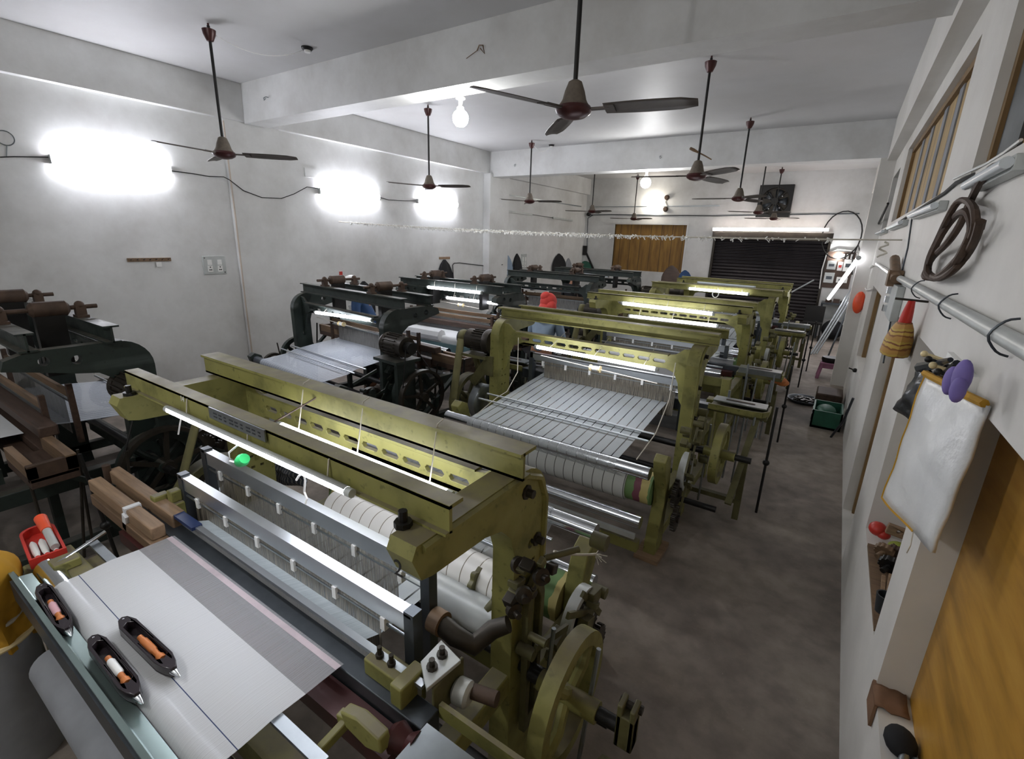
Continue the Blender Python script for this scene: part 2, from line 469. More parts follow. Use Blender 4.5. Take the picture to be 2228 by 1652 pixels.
# aisle wall: backs of the recesses, reveals
def recess(key, d, mat, name, lab, cat):
    y0, y1, z0, z1 = HOLE[key]
    return struct(MB().box(XR + d, XR + d + .03, y0 - .05, y1 + .05, z0 - .05, z1 + .05), name, mat, lab, cat)
recess('board', .105, 'ply', 'window_1', 'large varnished plywood board closing the nearest low opening', 'board')
recess('niche', .22, 'reveal', 'trim_10', 'plastered back of the niche full of spare parts', 'niche')
d = recess('door', .22, 'wallr', 'door_1', 'white door at the back of a deep opening in the aisle wall', 'door')
MB().box(XR + .07, XR + .11, 4.93, 4.98, .012, 1.84).box(XR + .07, XR + .11, 4.05, 4.09, .012, 1.84).box(XR + .07, XR + .11, 4.05, 4.98, 1.79, 1.84).build('frame', 'frame', d)
d = recess('alcove', .2, 'wallr', 'window_2', 'white closed panel in the far opening of the aisle wall', 'panel')
MB().box(XR + .055, XR + .1, 8.2, 8.3, .85, 1.83).box(XR + .055, XR + .1, 6.5, 8.3, 1.76, 1.83).build('frame', 'frame', d)
for k, nm, lab in (('win_near', 'window_3', 'nearest high window closed with yellow boards and a grey sheet'), ('win_mid', 'window_4', 'middle high window closed with weathered yellow boards')):
    y0, y1, z0, z1 = HOLE[k]
    w = recess(k, .07, 'planksr', nm, lab, 'window')
    MB().box(XR + .04, XR + .07, y0, y0 + .06, z0, z1).box(XR + .04, XR + .07, y1 - .06, y1, z0, z1).box(XR + .04, XR + .07, y0, y1, z0, z0 + .03).box(XR + .04, XR + .07, y0, y1, z1 - .05, z1).build('frame', 'frame', w)
    if k == 'win_mid':
        for yy in (4.75, 5.4, 6.15, 6.8): MB().box(XR + .06, XR + .07, yy, yy + .17, z0 + .05, z1 - .05).build('slat', 'greycloth', w)
    else:
        MB().box(XR + .055, XR + .068, 2.70, 3.02, z0 + .05, z1 - .05).build('grey_sheet', 'steeld', w)['label'] = 'dark grey sheet'
y0, y1, z0, z1 = HOLE['win_far']
struct(MB().box(XR + .2, XR + .23, y0 - .1, y1 + .1, z0 - .1, z1 + .1), 'window_5', 'black', 'far high open window, its darkness a black sheet', 'window')  # black sheet stands in for the darkness inside the open window

# end wall: boarded window and rolling shutter
w = struct(MB().box(wx0, wx1, YB + .05, YB + .09, wz0, wz1), 'window_6', 'planks', 'boarded brown window on the end wall', 'window')
MB().box(wx0 - .05, wx1 + .05, YB - .02, YB + .05, wz1, wz1 + .05).box(wx0 - .05, wx0, YB - .02, YB + .05, wz0, wz1).box(wx1, wx1 + .05, YB - .02, YB + .05, wz0, wz1).build('frame', 'wall', w)
zt0 = at(1660, 505, 'y', YB - .2).z
d = struct(MB().box(sxl, sxr, YB + .08, YB + .12, .012, swt), 'door_2', 'shutter', 'dark brown rolling shutter door on the end wall', 'shutter')
MB().box(sxl - .03, sxr + .05, YB - .22, YB + .1, at(1660, 522, 'y', YB - .22).z, zt0).build('roller_box', 'iron', d)
for x in (sxl, sxr): MB().box(x - .03, x + .03, YB - .02, YB + .1, .0, swt).build('guide_rail', 'iron', d)
M['pinkweft'] = plain('pink weft', '#b3a6aa', .8)
M['plugg'] = plain('green plug', '#2fae62', .35)
M['shuttleb'] = plain('black lacquered wood', '#2b2529', .18, 0, .2)
M['orangew'] = plain('orange bobbin wood', '#c4763e', .45)
M['pinky'] = plain('pink yarn', '#d9a9b0', .7)
M['warpw'] = threads('warp wrapped on roller', '#cfd4d6', .42, .082, .1)
M['bandbeam'] = stripes('banded white beam', [(0, '#c9cbc8'), (.93, '#3e3d38')], 'X', .085, .6)
t = NT('taut warp at the reed'); M['reedw'] = t.set(color=t.ramp(t.noise(1., 3, t.mapping((300, 1, 1))), [(.3, lin('#aab6bc')), (.7, lin('#cdd6da'))]), rough=.3)
M['lime'] = plain('lime cloth', '#8f9a3c', .8)
t = NT('woven plastic sacking'); t.bump(t.noise(14, 4), .35, .02); M['sackm'] = t.set(color=t.ramp(t.noise(4, 3), [(.3, lin('#d3d5d6')), (.7, lin('#e6e7e6'))]), rough=.32, spec=.5)
M['tubefar'] = emitter('lit far tube', '#f2f4ff', 3.2)
M['tubel'] = emitter('lit corner tube', '#f6f6ff', 3.5)

# ------------------------------------------------------------------ looms
def side_frames(root, kind):
    g = kind == 'G'
    mat = 'olive' if g else 'green'
    zt = 1.525 if g else 1.53
    for s in (-1, 1):
        x = s * .95
        if g:
            prof = [(.14, 0), (.13, .15), (.13, 1.38)] + arc(-.03, 1.365, .16, 5, 90, 6) + [(-.56, zt), (-.578, 1.49), (-.545, 1.412), (-.5, 1.40), (-.26, 1.385), (-.17, 1.36), (-.11, 1.30), (-.08, 1.21), (-.08, .15), (-.11, 0)]
            hl = [rect(yy - .011, yy + .011, zz - .007, zz + .007) for zz in (.62, .74, .86, .95, 1.02, 1.12) for yy in (.0, .055)] + [circ(.03, 1.2, .02, 10)]
            MB().prism(prof, x - .048, x + .048, holes=hl).build('side_frame', mat, root, bevel=.004)
            # raised rim along the outer edge, and the bolts of the casting
            r = MB().tube([(x + s * .05, .118, .3), (x + s * .05, .118, 1.36), (x + s * .05, .07, 1.46), (x + s * .05, -.03, 1.508), (x + s * .05, -.54, 1.508)], .014, 6)
            r.build('rim', mat, root)
            for y, z in ((-.02, 1.44), (.07, 1.2), (.085, .95)):
                MB().lathe([(.028, .04), (.028, .055), (.016, .055), (.016, .08)], (x, y, z), (s, 0, 0), 8).build('bolt', 'iron', root)
        else:
            prof = [(.14, 0), (.13, .15), (.15, 1.33)] + arc(-.05, 1.33, .2, 0, 90, 7) + [(-.5, zt), (-.62, 1.49), (-.64, 1.43), (-.5, 1.40), (-.3, 1.35), (-.18, 1.33), (-.1, 1.27), (-.07, 1.18), (-.09, .15), (-.12, 0)]
            MB().prism(prof, x - .04, x + .04, holes=[circ(-.28, 1.44, .03), circ(-.44, 1.46, .03), circ(.03, 1.02, .022)]).build('side_frame', mat, root, bevel=.006)
        low = MB()
        low.box(x - .045, x + .045, -1.0, -.88, 0, .84).box(x - .04, x + .04, -.95, .05, .56, .66).box(x - .04, x + .04, -.95, .66, .10, .19)
        low.prism([(.54, 0), (.74, 0), (.70, .22), (.63, .42), (.65, .58), (.72, .70), (.75, .80), (.69, .84), (.61, .80), (.56, .64), (.54, .44), (.56, .2)], x - .045, x + .045)
        low.box(x - .035, x + .035, .05, .62, .40, .48)
        low.build('lower_frame', mat if g else 'green', root, bevel=.006)
        MB().box(x - .09, x + .09, .5, .8, -.001, .035).build('foot_block', 'wood', root)


def slotted_rail(root, kind):
    n = 11 if kind == 'G' else 9
    mat = 'olive' if kind == 'G' else 'green'
    y0, y1, z0, z1 = .015, .04, 1.305, 1.42
    holes = []
    for k in range(n):
        cx = -.66 + 1.32 * k / (n - 1); w = .042 if kind == 'G' or k not in (4, 5) else .014
        holes.append([(cx - w, 1.347), (cx + w, 1.347), (cx + w + .012, 1.362), (cx + w, 1.377), (cx - w, 1.377), (cx - w - .012, 1.362)])
    out = [(-.72, z0), (.72, z0), (.79, 1.28), (.83, 1.20), (.855, 1.06), (.905, .98), (.905, 1.49), (.85, 1.485), (.79, 1.435), (.72, z1),
           (-.72, z1), (-.79, 1.435), (-.85, 1.485), (-.905, 1.49), (-.905, .98), (-.855, 1.06), (-.83, 1.20), (-.79, 1.28)]
    MB().prism(out, y0, y1, 'y', holes).build('slotted_rail', mat, root, bevel=.003)
    MB().box(-.74, .74, y0, .095, z1, z1 + .012).build('rail_ledge', mat, root)


def top_beams(root, kind):
    if kind == 'G':
        MB().box(-1.08, 1.03, -.484, -.455, 1.525, 1.533).box(-1.08, 1.03, -.468, -.456, 1.525, 1.61).box(-1.08, 1.03, -.468, -.41, 1.60, 1.612).build('front_beam', 'olive', root)
        MB().box(-1.08, 1.03, -.10, -.088, 1.525, 1.625).box(-1.08, 1.03, -.115, -.02, 1.615, 1.627).box(-1.08, 1.03, -.10, -.05, 1.525, 1.535).build('rear_beam', 'olive', root)
        for x in (-.93, .9): MB().lathe([(.026, 0), (.026, .018), (.013, .018), (.013, .05)], (x, -.512, 1.523), (0, 0, 1), 8).build('beam_bolt', 'black', root)
    else:
        for nm, y, a, b in (('front_beam', -.5, -1.0, 1.0), ('rear_beam', -.08, -1.06, 1.04)):
            MB().box(a, b, y - .006, y + .006, 1.53, 1.645).box(a, b, y - .045, y + .045, 1.635, 1.647).box(a, b, y - .045, y + .045, 1.528, 1.54).build(nm, 'green', root)
        for x in (-.48, .5):
            r = MB().cyl((x, -.58, 1.72), (x, .02, 1.72), .016, n=10)
            r.lathe([(.03, 0), (.055, .02), (.055, .2), (.03, .22)], (x, -.36, 1.72), (0, 1, 0), 14)
            for y in (-.5, -.08): r.box(x - .05, x + .05, y - .035, y + .035, 1.645, 1.665).box(x - .025, x + .025, y - .03, y + .03, 1.66, 1.735).sphere((x, y, 1.735), .03)
            r.build('top_roller', 'rust', root)
            MB().box(x - .03, x + .03, -.34, -.18, 1.25, 1.70).build('harness_strap', 'black', root)


def healds(root, kind, X0=-.82, X1=.80):
    gg = kind == 'G'
    for i, (y, z, dx) in enumerate(((-.41, 1.10, .02), (-.26, 1.165, -.05)) if gg else ((-.46, 1.15, 0), (-.31, 1.195, 0))):
        x0, x1 = X0 + dx, X1 + dx
        if kind == 'G':
            f = MB().box(x0, x1, y - .006, y + .006, z - .075, z).box(x0, x1, y - .012, y + .03, z - .006, z + .004).box(x0, x1, y + .022, y + .03, z - .05, z)
            f.build('heald_frame', 'alu', root)
            for x in (x0 + .01, x1 - .01): MB().box(x - .022, x + .022, y - .012, y + .03, z - .47, z + .012).build('heald_leg', 'steeld', root)
            MB().box(x0 + .03, x1 - .03, y - .004, y + .004, z - .105, z - .098).build('heald_bar', 'steel', root)
            for k in range(6):
                x = x0 + .16 + (x1 - x0 - .3) * k / 5; MB().box(x - .011, x + .011, y - .012, y + .01, z - .125, z - .075).build('hook', 'white', root)
        else:
            MB().box(x0, x1, y - .012, y + .012, z - .05, z).build('heald_frame', 'woodg', root)
            for x in (x0, x1): MB().box(x - .018, x + .018, y - .016, y + .016, z - .38, z + .05).build('heald_leg', 'woodd', root)
            MB().box(x0, x1, y - .008, y + .008, z - .09, z - .075).build('heald_bar', 'steel', root)
        MB().grid([[(x0 + .12, y, z - .07), (x1 - .16, y, z - .07)], [(x0 + .12, y, z - .36), (x1 - .16, y, z - .36)]]).build('heald_wires', 'heald' if kind == 'G' else 'healdd', root)


def drive(root, kind, s, my=.14):
    """Motor, belt and belt wheel outside the side frame on side s."""
    x = s * 1.02
    m = MB(); a, b = (x + s * .02, .06, 1.28), (x + s * .30, .06, 1.28)
    if kind == 'G':
        m.cyl(a, b, .105, n=24)
        for k in range(22):
            t = 2 * PI * k / 22; m.bar((x + s * .05, .06 + .108 * math.cos(t), 1.28 + .108 * math.sin(t)), (x + s * .22, .06 + .108 * math.cos(t), 1.28 + .108 * math.sin(t)), .006, .02, (0, math.cos(t), math.sin(t)))
        mo = m.build('motor', 'iron', root)
        MB().lathe([(.06, -.012), (.125, 0), (.13, .06), (.118, .08)], (x - s * .005, .06, 1.28), (s, 0, 0), 24).build('fan_cover', 'iron', mo)
        MB().cyl((x + s * .30, .06, 1.28), (x + s * .42, .06, 1.28), .075, n=20).build('pulley', 'steeld', mo)
        br = MB().box(min(x, x + s * .3), max(x, x + s * .3), -.08, .2, 1.12, 1.15).bar((x + s * .02, .05, 1.12), (x + s * .26, .05, .8), .04, .1).box(min(x - s * .06, x + s * .05), max(x - s * .06, x + s * .05), -.05, .15, .95, 1.15)
        br.build('motor_bracket', 'olived', root)
        # flat belt loop from the pulley to the wheel
        w0, w1 = x + s * .31, x + s * .40
        R1, R2, c1, c2 = .082, .285, (.06, 1.28), (.0, .60)
        loop = arc(c1[0], c1[1], R1, 0, 180, 10) + arc(c2[0], c2[1], R2, 180, 360, 18)
        rows = [[(w0, y, z), (w1, y, z)] for y, z in loop + loop[:1]]
        MB().grid(rows).build('drive_belt', 'belt', root, solid=.008)
        w = MB().ring((x + s * .355, 0, .6), (1, 0, 0), .28, .235, .1, 36).cyl((x + s * .28, 0, .6), (x + s * .43, 0, .6), .06, n=16)
        for k in range(5):
            t = 2 * PI * k / 5 + .3; d1 = (math.cos(t), math.sin(t)); d2 = (math.cos(t + .35), math.sin(t + .35))
            w.tube([(x + s * .355, d1[0] * .05, .6 + d1[1] * .05), (x + s * .355, d2[0] * .15, .6 + d2[1] * .15), (x + s * .355, d2[0] * .25, .6 + d2[1] * .25)], .02, 8)
        w.build('belt_wheel', 'olived', root)
        MB().lathe([(.16, 0), (.19, .02), (.19, .10), (.16, .12)], (x + s * .12, .0, .6), (s, 0, 0), 26).build('brake_drum', 'steel', root)
    else:
        yy = my; x += s * (.06 if my > 0 else -.04)
        m.cyl((x - s * .02, yy, 1.2), (x + s * .28, yy, 1.2), .105, n=24)
        for k in range(20):
            t = 2 * PI * k / 20; m.bar((x, yy + .108 * math.cos(t), 1.2 + .108 * math.sin(t)), (x + s * .2, yy + .108 * math.cos(t), 1.2 + .108 * math.sin(t)), .008, .026, (0, math.cos(t), math.sin(t)))
        mo = m.build('motor', 'iron', root)
        MB().lathe([(.02, -.01), (.105, 0), (.12, .03), (.11, .07)], (x - s * .06, yy, 1.2), (s, 0, 0), 24).build('fan_cover', 'iron', mo)
        MB().cyl((x + s * .28, yy, 1.2), (x + s * .36, yy, 1.2), .06, n=20).build('pulley', 'black', mo)
        MB().box(min(x - s * .08, x + s * .3), max(x - s * .08, x + s * .3), -.02, .3, 1.04, 1.07).box(min(x - s * .05, x), max(x - s * .05, x), .02, .25, .2, 1.04).box(min(x + s * .2, x + s * .25), max(x + s * .2, x + s * .25), .02, .25, .2, 1.04).build('motor_stand', 'green', root)
        cx = x + s * .33
        bl = MB()
        for q in (0,): bl.tube([(cx + q, yy + .05, 1.23), (cx + q, yy - .06, 1.2), (cx + q, -.27, .72)], .006, 6).tube([(cx + q, -.27, .72), (cx + q, -.05, .42), (cx + q, .26, .72), (cx + q, yy + .06, 1.18), (cx + q, yy + .05, 1.23)], .006, 6)
        bl.build('drive_belt', 'rubber', root)
        w = MB().ring((cx, 0, .66), (1, 0, 0), .29, .262, .06, 36).cyl((cx - .06, 0, .66), (cx + .06, 0, .66), .045, n=14)
        for k in range(5):
            t = 2 * PI * k / 5 + .2; w.bar((cx, 0, .66), (cx, .27 * math.cos(t), .66 + .27 * math.sin(t)), .03, .022, (1, 0, 0))
        w.build('belt_wheel', 'iron', root)
        w = MB().ring((x + s * .15, -.1, .40), (1, 0, 0), .27, .225, .06, 36).cyl((x, -.1, .4), (x + s * .2, -.1, .4), .05, n=14)
        for k in range(4):
            t = 2 * PI * k / 4 + .5; w.bar((x + s * .15, -.1, .4), (x + s * .15, -.1 + .24 * math.cos(t), .4 + .24 * math.sin(t)), .03, .03, (1, 0, 0))
        w.build('gear_wheel', 'green', root)


def gearing(root, kind, s, seed, clutter=True):
    """Take-up and let-off mechanism on the outside of the frame on side s."""
    R = random.Random(seed); x = s * 1.0; mat = 'olived' if kind == 'G' else 'green'
    for a in (((x + s * .05, .52, .50), (1, 0, 0), .13, .03, 26), ((x + s * .05, .36, .62), (1, 0, 0), .09, .03, 20), ((x + s * .08, .60, .32), (1, 0, 0), .10, .03, 22)): MB().gear(*a).build('gear', 'iron', root)
    w = MB().ring((x + s * .22, -.02, .66), (1, 0, 0), .25, .195, .06, 32).cyl((x + s * .1, -.02, .66), (x + s * .34, -.02, .66), .04, n=14)
    for k in range(4):
        t = PI / 2 * k + .4
        w.tube([(x + s * .22, -.02 + .03 * math.cos(t), .66 + .03 * math.sin(t)), (x + s * .23, -.02 + .12 * math.cos(t + .3), .66 + .12 * math.sin(t + .3)), (x + s * .22, -.02 + .21 * math.cos(t + .3), .66 + .21 * math.sin(t + .3))], .022, 8)
    w.build('hand_wheel', 'olive' if kind == 'G' else 'green', root)
    MB().cyl((x + s * .05, -.02, .66), (x + s * .46, -.02, .66), .026, n=12).build('wheel_shaft', 'black', root)
    MB().cyl((x - s * .1, .25, .30), (x + s * .3, .25, .30), .024, n=12).build('lower_shaft', 'black', root)
    # let-off bracket curving over the rear stand
    MB().ring((x + s * .06, .40, .62), (1, 0, 0), .15, .115, .05, 26).build('brake_band', 'lgrey' if kind == 'G' else 'iron', root)
    for k in range(16 if clutter else 0):
        y, z = R.uniform(-.1, .55), R.uniform(.45, 1.02); q = x + s * R.uniform(.03, .12)
        if R.random() < .5: MB().cyl((q - .02, y, z), (q + .05, y, z), R.uniform(.015, .04), n=10).build('spindle', mat, root)
        else: MB().cbox((q, y, z), (.05, R.uniform(.04, .12), R.uniform(.02, .06)), Matrix.Rotation(R.uniform(-.8, .8), 4, 'X')).build('bracket', mat, root, bevel=.003)
    for k in range(5 if clutter else 0):
        y, z = R.uniform(-.05, .4), R.uniform(.6, .95); MB().bar((x + s * .08, y, z), (x + s * .1, y + R.uniform(.1, .3), z - R.uniform(.05, .3)), .014, .03).build('link_bar', mat, root)
    for k in range(4):
        y = R.uniform(-.8, .3); MB().cyl((x + s * (.1 + .09 * k), y, .15), (x + s * (.12 + .09 * k), y + R.uniform(-.1, .1), .88), .009, n=8).build('linkage_rod', 'steel' if kind == 'G' else 'iron', root)
    t = MB().bar((x, -.2, .2), (x + s * .42, -.2, .2), .05, .04).bar((x + s * .4, -.2, .03), (x + s * .4, -.2, .6), .04, .05).bar((x + s * .36, .1, .3), (x + s * .40, -.55, .84), .05, .03)
    t.build('pick_bracket', mat, root)
    MB().cyl((x + s * .54, -.42, .03), (x + s * .54, -.50, 1.0), .011, n=8).sphere((x + s * .54, -.46, .5), .028).build('picking_stick', 'black', root)


def shuttle_box(root, kind, s):
    x0, x1 = s * 1.0, s * 1.48
    a, b = min(x0, x1), max(x0, x1)
    if kind == 'G':
        bx = MB().box(a, b, -.72, -.53, .84, .885).build('shuttle_box', 'olived', root, bevel=.005)
        MB().box(a + .02, b - .02, -.72, -.56, .93, .942).box(a + .02, b - .02, -.72, -.71, .88, .93).build('cover_plate', 'steel', bx)
        MB().box(a + .12, b - .12, -.655, -.63, .9425, .946).build('slot', 'rust', bx)
        u = [(x0, -.48, .90), (s * 1.36, -.48, .90), (s * 1.44, -.50, .90), (s * 1.48, -.56, .90), (s * 1.48, -.74, .90)]
        g = MB()
        for p, q in zip(u, u[1:]): g.bar(p, q, .016, .05)
        g.build('guard_bar', 'olive', bx)
        for xx, z0, z1 in ((1.12, .55, 1.0), (1.4, .6, .92)): MB().cyl((s * xx, -.75, z0), (s * xx, -.75, z1), .011, n=8).build('guide_rod', 'steel', bx)
    else:
        bx = MB().box(a, b, -.72, -.50, .84, .90).build('shuttle_box', 'woodd', root, bevel=.004)
        MB().box(a, b, -.72, -.68, .90, .97).build('box_side', 'woodg', bx)
        MB().box(a, b, -.55, -.50, .90, .99).build('box_side', 'woodg', bx)
        MB().box(b - .04 if s > 0 else a, b if s > 0 else a + .04, -.72, -.5, .88, .98).build('end_buffer', 'rust', bx)


def cloth_path(front=-.985, fell=-.56):
    return [(fell, .925), (-.70, .93), (-.80, .937), (-.90, .930)] + [(y, z) for y, z in arc(-.955, .885, .048, 75, 190, 7)] + [(-1.0, .78), (-.99, .56)]


def build_loom(name, label, X, Y, rz, kind, dr, seed, sheet=(-.62, .66), warp='warp', scale=None, white_roll=False, near=False, wbeam='bandbeam', my=.14):
    r = thing(name, label, 'loom', (X, Y, 0), rz, 'olive green power looms' if kind == 'G' else 'black green power looms', scale)
    main = 'olive' if kind == 'G' else 'green'
    side_frames(r, kind); slotted_rail(r, kind); top_beams(r, kind)
    healds(r, kind)
    drive(r, kind, dr, my); gearing(r, kind, -dr, seed, kind == 'G')
    if kind == 'B': gearing(r, kind, dr, seed + 50)
    for s in (-1, 1):
        if not (near and s < 0): shuttle_box(r, kind, s)
    # sley with race board, reed and reed cap
    wd = 'steeld' if kind == 'G' else 'woodd'
    sl = MB().box(-1.0, 1.0, -.565, -.485, .80, .905).build('sley', wd, r, bevel=.004)
    MB().box(-.95, .95, -.66, -.57, .79, .85).build('race_board', 'maroon' if kind == 'G' else 'woodd', sl)
    MB().box(-.75, .92, -.487, -.479, .90, .955).build('reed', 'fell', sl)
    if kind == 'G': MB().box(-.80, .94, -.50, -.475, .952, .966).build('reed_cap', 'alu', sl)
    else: MB().box(-1.1, 1.05, -.56, -.46, .985, 1.06).build('reed_cap', 'woodd', sl, bevel=.01)
    for s in (-.8, .8): MB().box(s - .03, s + .03, -.55, -.50, .12, .80).build('sley_sword', main, sl)
    # front: breast bar, take-up roller, cloth
    a, b = sheet
    MB().box(-.83, .86, -.81, -.775, .915, .928).build('breast_bar', 'steel', r)
    MB().box(-.90, .90, -.84, -.74, .70, .80).build('front_tie', main, r)
    MB().cyl((-.80, -.955, .885), (.88, -.955, .885), .045, n=24).build('take_up_roller', 'chrome', r)
    if white_roll:
        MB().prism([(y, z) for y, z in circ(-.99, .93, .085, 8)], -.80, .30).build('cloth_roll', 'cloth', r)
        MB().box(-.85, .85, -1.05, -1.03, .66, .84).build('front_panel', 'teal', r)
        MB().box(-1.0, 1.0, -1.14, -1.04, .48, .62).build('front_plank', 'woodd', r, bevel=.006)
        MB().box(-.85, .85, -1.06, -.98, .62, .645).build('tool_ledge', 'steel', r)
        MB().box(-.10, -.06, -1.12, -1.05, .55, .78).build('ledge_post', 'woodd', r)
    else:
        MB().cyl((-.72, -1.02, .48), (.80, -1.02, .48), .085, n=24).build('cloth_roll', 'greycloth', r)
    cpth = cloth_path(); strip = lambda pts: MB().grid([[(a + (b - a) * k / 8, y, z) for k in range(9)] for y, z in pts])
    if near:
        strip(cpth[1:]).build('woven_cloth', 'weave', r)
        strip([(-.56, .925), (-.60, .9275), (-.70, .93)]).build('unwoven_fringe', 'fell', r)
        strip([(-.570, .9268), (-.592, .9280)]).build('pink_weft', 'pinkweft', r)
        strip([(-.906, .9305), (-.912, .9300)]).build('blue_weft', 'blue', r)
    else: strip(cpth).build('woven_cloth', 'weave' if kind == 'G' else 'cloth', r)
    # back: warp sheet, lease rods, whip roll, warp beam
    wy = .88 if kind == 'G' else .68
    wp = [(-.485, .95), (-.31, .925), (.0, .895), (.3, .86), (wy - .28, .825), (wy - .02, .803)]
    wrap = [(wy - .02, .803)] + arc(wy, .755, .05, 80, -10, 6) + [(wy - .03, .68), (.70, .58)]
    if near: wp = [(-.30, .93), (-.1, .93)]
    MB().grid([[(a + (b - a) * k / 8, y, z) for k in range(9)] for y, z in wrap]).build('wrapped_warp', 'warpw' if kind == 'G' else warp, r)
    if kind == 'G': MB().grid([[(a + (b - a) * k / 8, y, z) for k in range(9)] for y, z in ((-.476, .955), (-.45, .945), (-.40, .925), (-.3, .925))]).build('reed_warp', 'reedw', r)
    rows = [[(a + (b - a) * k / 8, y, z) for k in range(9)] for y, z in wp]
    MB().grid(rows).build('warp_sheet', warp, r)
    if near:
        rows = [[(a + (b - a) * k / 8, y, z) for k in range(9)] for y, z in [(.22, .9), (.5, .86), (.86, .803)]]
        MB().grid(rows).build('rear_warp_sheet', 'warpg', r)
    MB().cyl((-.93, wy, .755), (.92, wy, .755), .047, n=28).build('whip_roll', 'chrome' if kind == 'G' else 'steeld', r)
    for y, z in ((.42, .866), (.55, .852)) if kind == 'G' else ((.26, .884), (.40, .866)):
        MB().cyl((-.80, y, z), (.82, y, z), .009, n=10).build('lease_rod', 'alu', r)
    wbm = MB().cyl((a - .02, .60, .50), (b + .02, .60, .50), .14, n=28).build('warp_beam', wbeam, r)
    for p, q in ((-.90, a - .02), (b + .02, .90)): MB().cyl((p, .60, .50), (q, .60, .50), .125, n=24).build('barrel_end', 'plytag' if kind == 'G' else 'iron', wbm)
    MB().cyl((-.92, .93, .39), (.92, .93, .39), .047, n=24).build('lower_roller', 'chrome' if kind == 'G' else 'iron', r)
    MB().box(-.9, .9, .955, .978, .27, .31).build('rear_strip', 'lgrey', r)
    MB().box(-.92, .92, .90, .96, .16, .24).build('rear_tie', main, r)
    MB().box(-.92, .92, .16, .22, .32, .46).build('cross_tie', main, r, bevel=.004)
    MB().cyl((-1.1, .0, .66), (1.1, .0, .66), .028, n=12).build('crank_shaft', 'black', r)
    MB().cyl((-1.0, -.2, .30), (1.0, -.2, .30), .03, n=12).build('tappet_shaft', 'black', r)
    return r


G1 = build_loom('power_loom', 'olive green power loom nearest the aisle end, white cloth and three shuttles on its front', -1.78, 1.33, 0, 'G', -1, 3, sheet=(-.57, .645), near=True)
G2 = build_loom('power_loom', 'olive green loom seen from behind, striped white warp over its chrome roller', -1.775, 3.96, PI, 'G', 1, 5, sheet=(-.69, .66))
G3 = build_loom('power_loom', 'olive green loom with two lit tubes directly behind the person in the red headscarf', -1.80, 6.72, 0, 'G', -1, 9)
G4 = build_loom('power_loom', 'fourth olive green loom, seen from behind, with a coiled wire hanging off its tube', -1.78, 8.76, PI, 'G', 1, 11)
G5 = build_loom('power_loom', 'last olive green loom in front of the rolling shutter, its tube unlit', -1.74, 10.97, 0, 'G', -1, 13)
B0 = build_loom('power_loom', 'black green loom beside the nearest olive one, grey cloth and wooden healds', -5.07, 1.27, 0, 'B', 1, 21, warp='warpb', my=-.03)
B1 = build_loom('power_loom', 'black green loom seen from behind, pale warp, before the man in the white cap', -4.85, 3.68, PI - .10, 'B', -1, 23, sheet=(-.66, .7), warp='warpb')
B2 = build_loom('power_loom', 'bottle green loom facing forward with a white cloth roll and two lit tubes', -4.87, 6.1, 0, 'B', 1, 25, white_roll=True)
B3 = build_loom('power_loom', 'bottle green loom seen from behind with one unlit tube, beyond the white cloth roll', -4.87, 8.66, PI, 'B', -1, 27)
B4 = build_loom('power_loom', 'farthest black green loom in front of the boarded window', -4.85, 11.2, 0, 'B', 1, 29)

# ------------------------------------------------------------------ lamps
scene.view_settings.view_transform = 'Standard'
scene.view_settings.look = 'None'
scene.view_settings.gamma = 1.0
scene.view_settings.exposure = 2.18
wd = bpy.data.worlds.new('world'); scene.world = wd; wd.use_nodes = True
wd.node_tree.nodes['Background'].inputs[0].default_value = (.5, .55, .6, 1); wd.node_tree.nodes['Background'].inputs[1].default_value = .02

def tube_lamp(label, A, B, r=.014, lit='tube', beam_z=None, beam_y=None, group='tubes hung on the looms', n_cord=3, backing=False):
    A, B = Vector(A), Vector(B); d = (B - A).normalized()
    t = thing('tube_lamp', label, 'lamp', tuple((A + B) / 2), 0, group)
    MB().cyl(A, B, r, n=14).build('tube', lit, t, world=True)
    for p, q in ((A, -1), (B, 1)): MB().cyl(p, p + d * q * .025, r * 1.05, n=14).build('end_cap', 'lgrey', t, world=True)
    if backing:   # opaque channel behind the lamp, towards the beam
        n = Vector((0, -.78, -.62)); u = d.cross(n).normalized(); rr = r * 1.2
        MB().grid([[p + (u * math.cos(a) - n * math.sin(a)) * rr for p in (A, B)] for a in [math.radians(-8 + 196 * i / 10) for i in range(11)]]).build('backing', 'lgrey', t, world=True, solid=.002)
    if beam_z:
        for k in range(n_cord):
            p = A.lerp(B, .1 + .8 * k / max(1, n_cord - 1)); by = beam_y if beam_y is not None else p.y
            MB().tube([p + Vector((0, 0, -r * 1.2)), p + Vector((0, r * 1.3, 0)), (p.x, by, beam_z), (p.x, by + .03, beam_z + .01)], .0028, 6).build('hanging_cord', 'cord', t, world=True)
    return t

def px2(p, q, axis, val): return at(*p, axis, val), at(*q, axis, val)
tube_lamp('long lit tube under the front beam of the nearest olive loom', *px2((368, 892), (755, 1069), 'y', .832), beam_z=1.60, beam_y=.86, backing=True)
tube_lamp('lit tube hung behind the front beam of the nearest olive loom', *px2((614, 926), (973, 1073), 'y', 1.17), beam_z=1.635, beam_y=1.235)
tube_lamp('lit tube below the slotted rail of the olive loom with the striped white warp', *px2((1169, 755), (1426, 803), 'y', 3.72), r=.016, beam_z=1.45, beam_y=4.03)
tube_lamp('lit tube on the front beam of the olive loom behind the red headscarf', *px2((1356, 660), (1550, 683), 'y', 6.15), r=.022, lit='tubefar', beam_z=1.6, beam_y=6.25)
tube_lamp('lower lit tube hung inside the olive loom behind the red headscarf', *px2((1371, 688), (1559, 709), 'y', 6.5), r=.022, lit='tubefar', beam_z=1.45, beam_y=6.6)
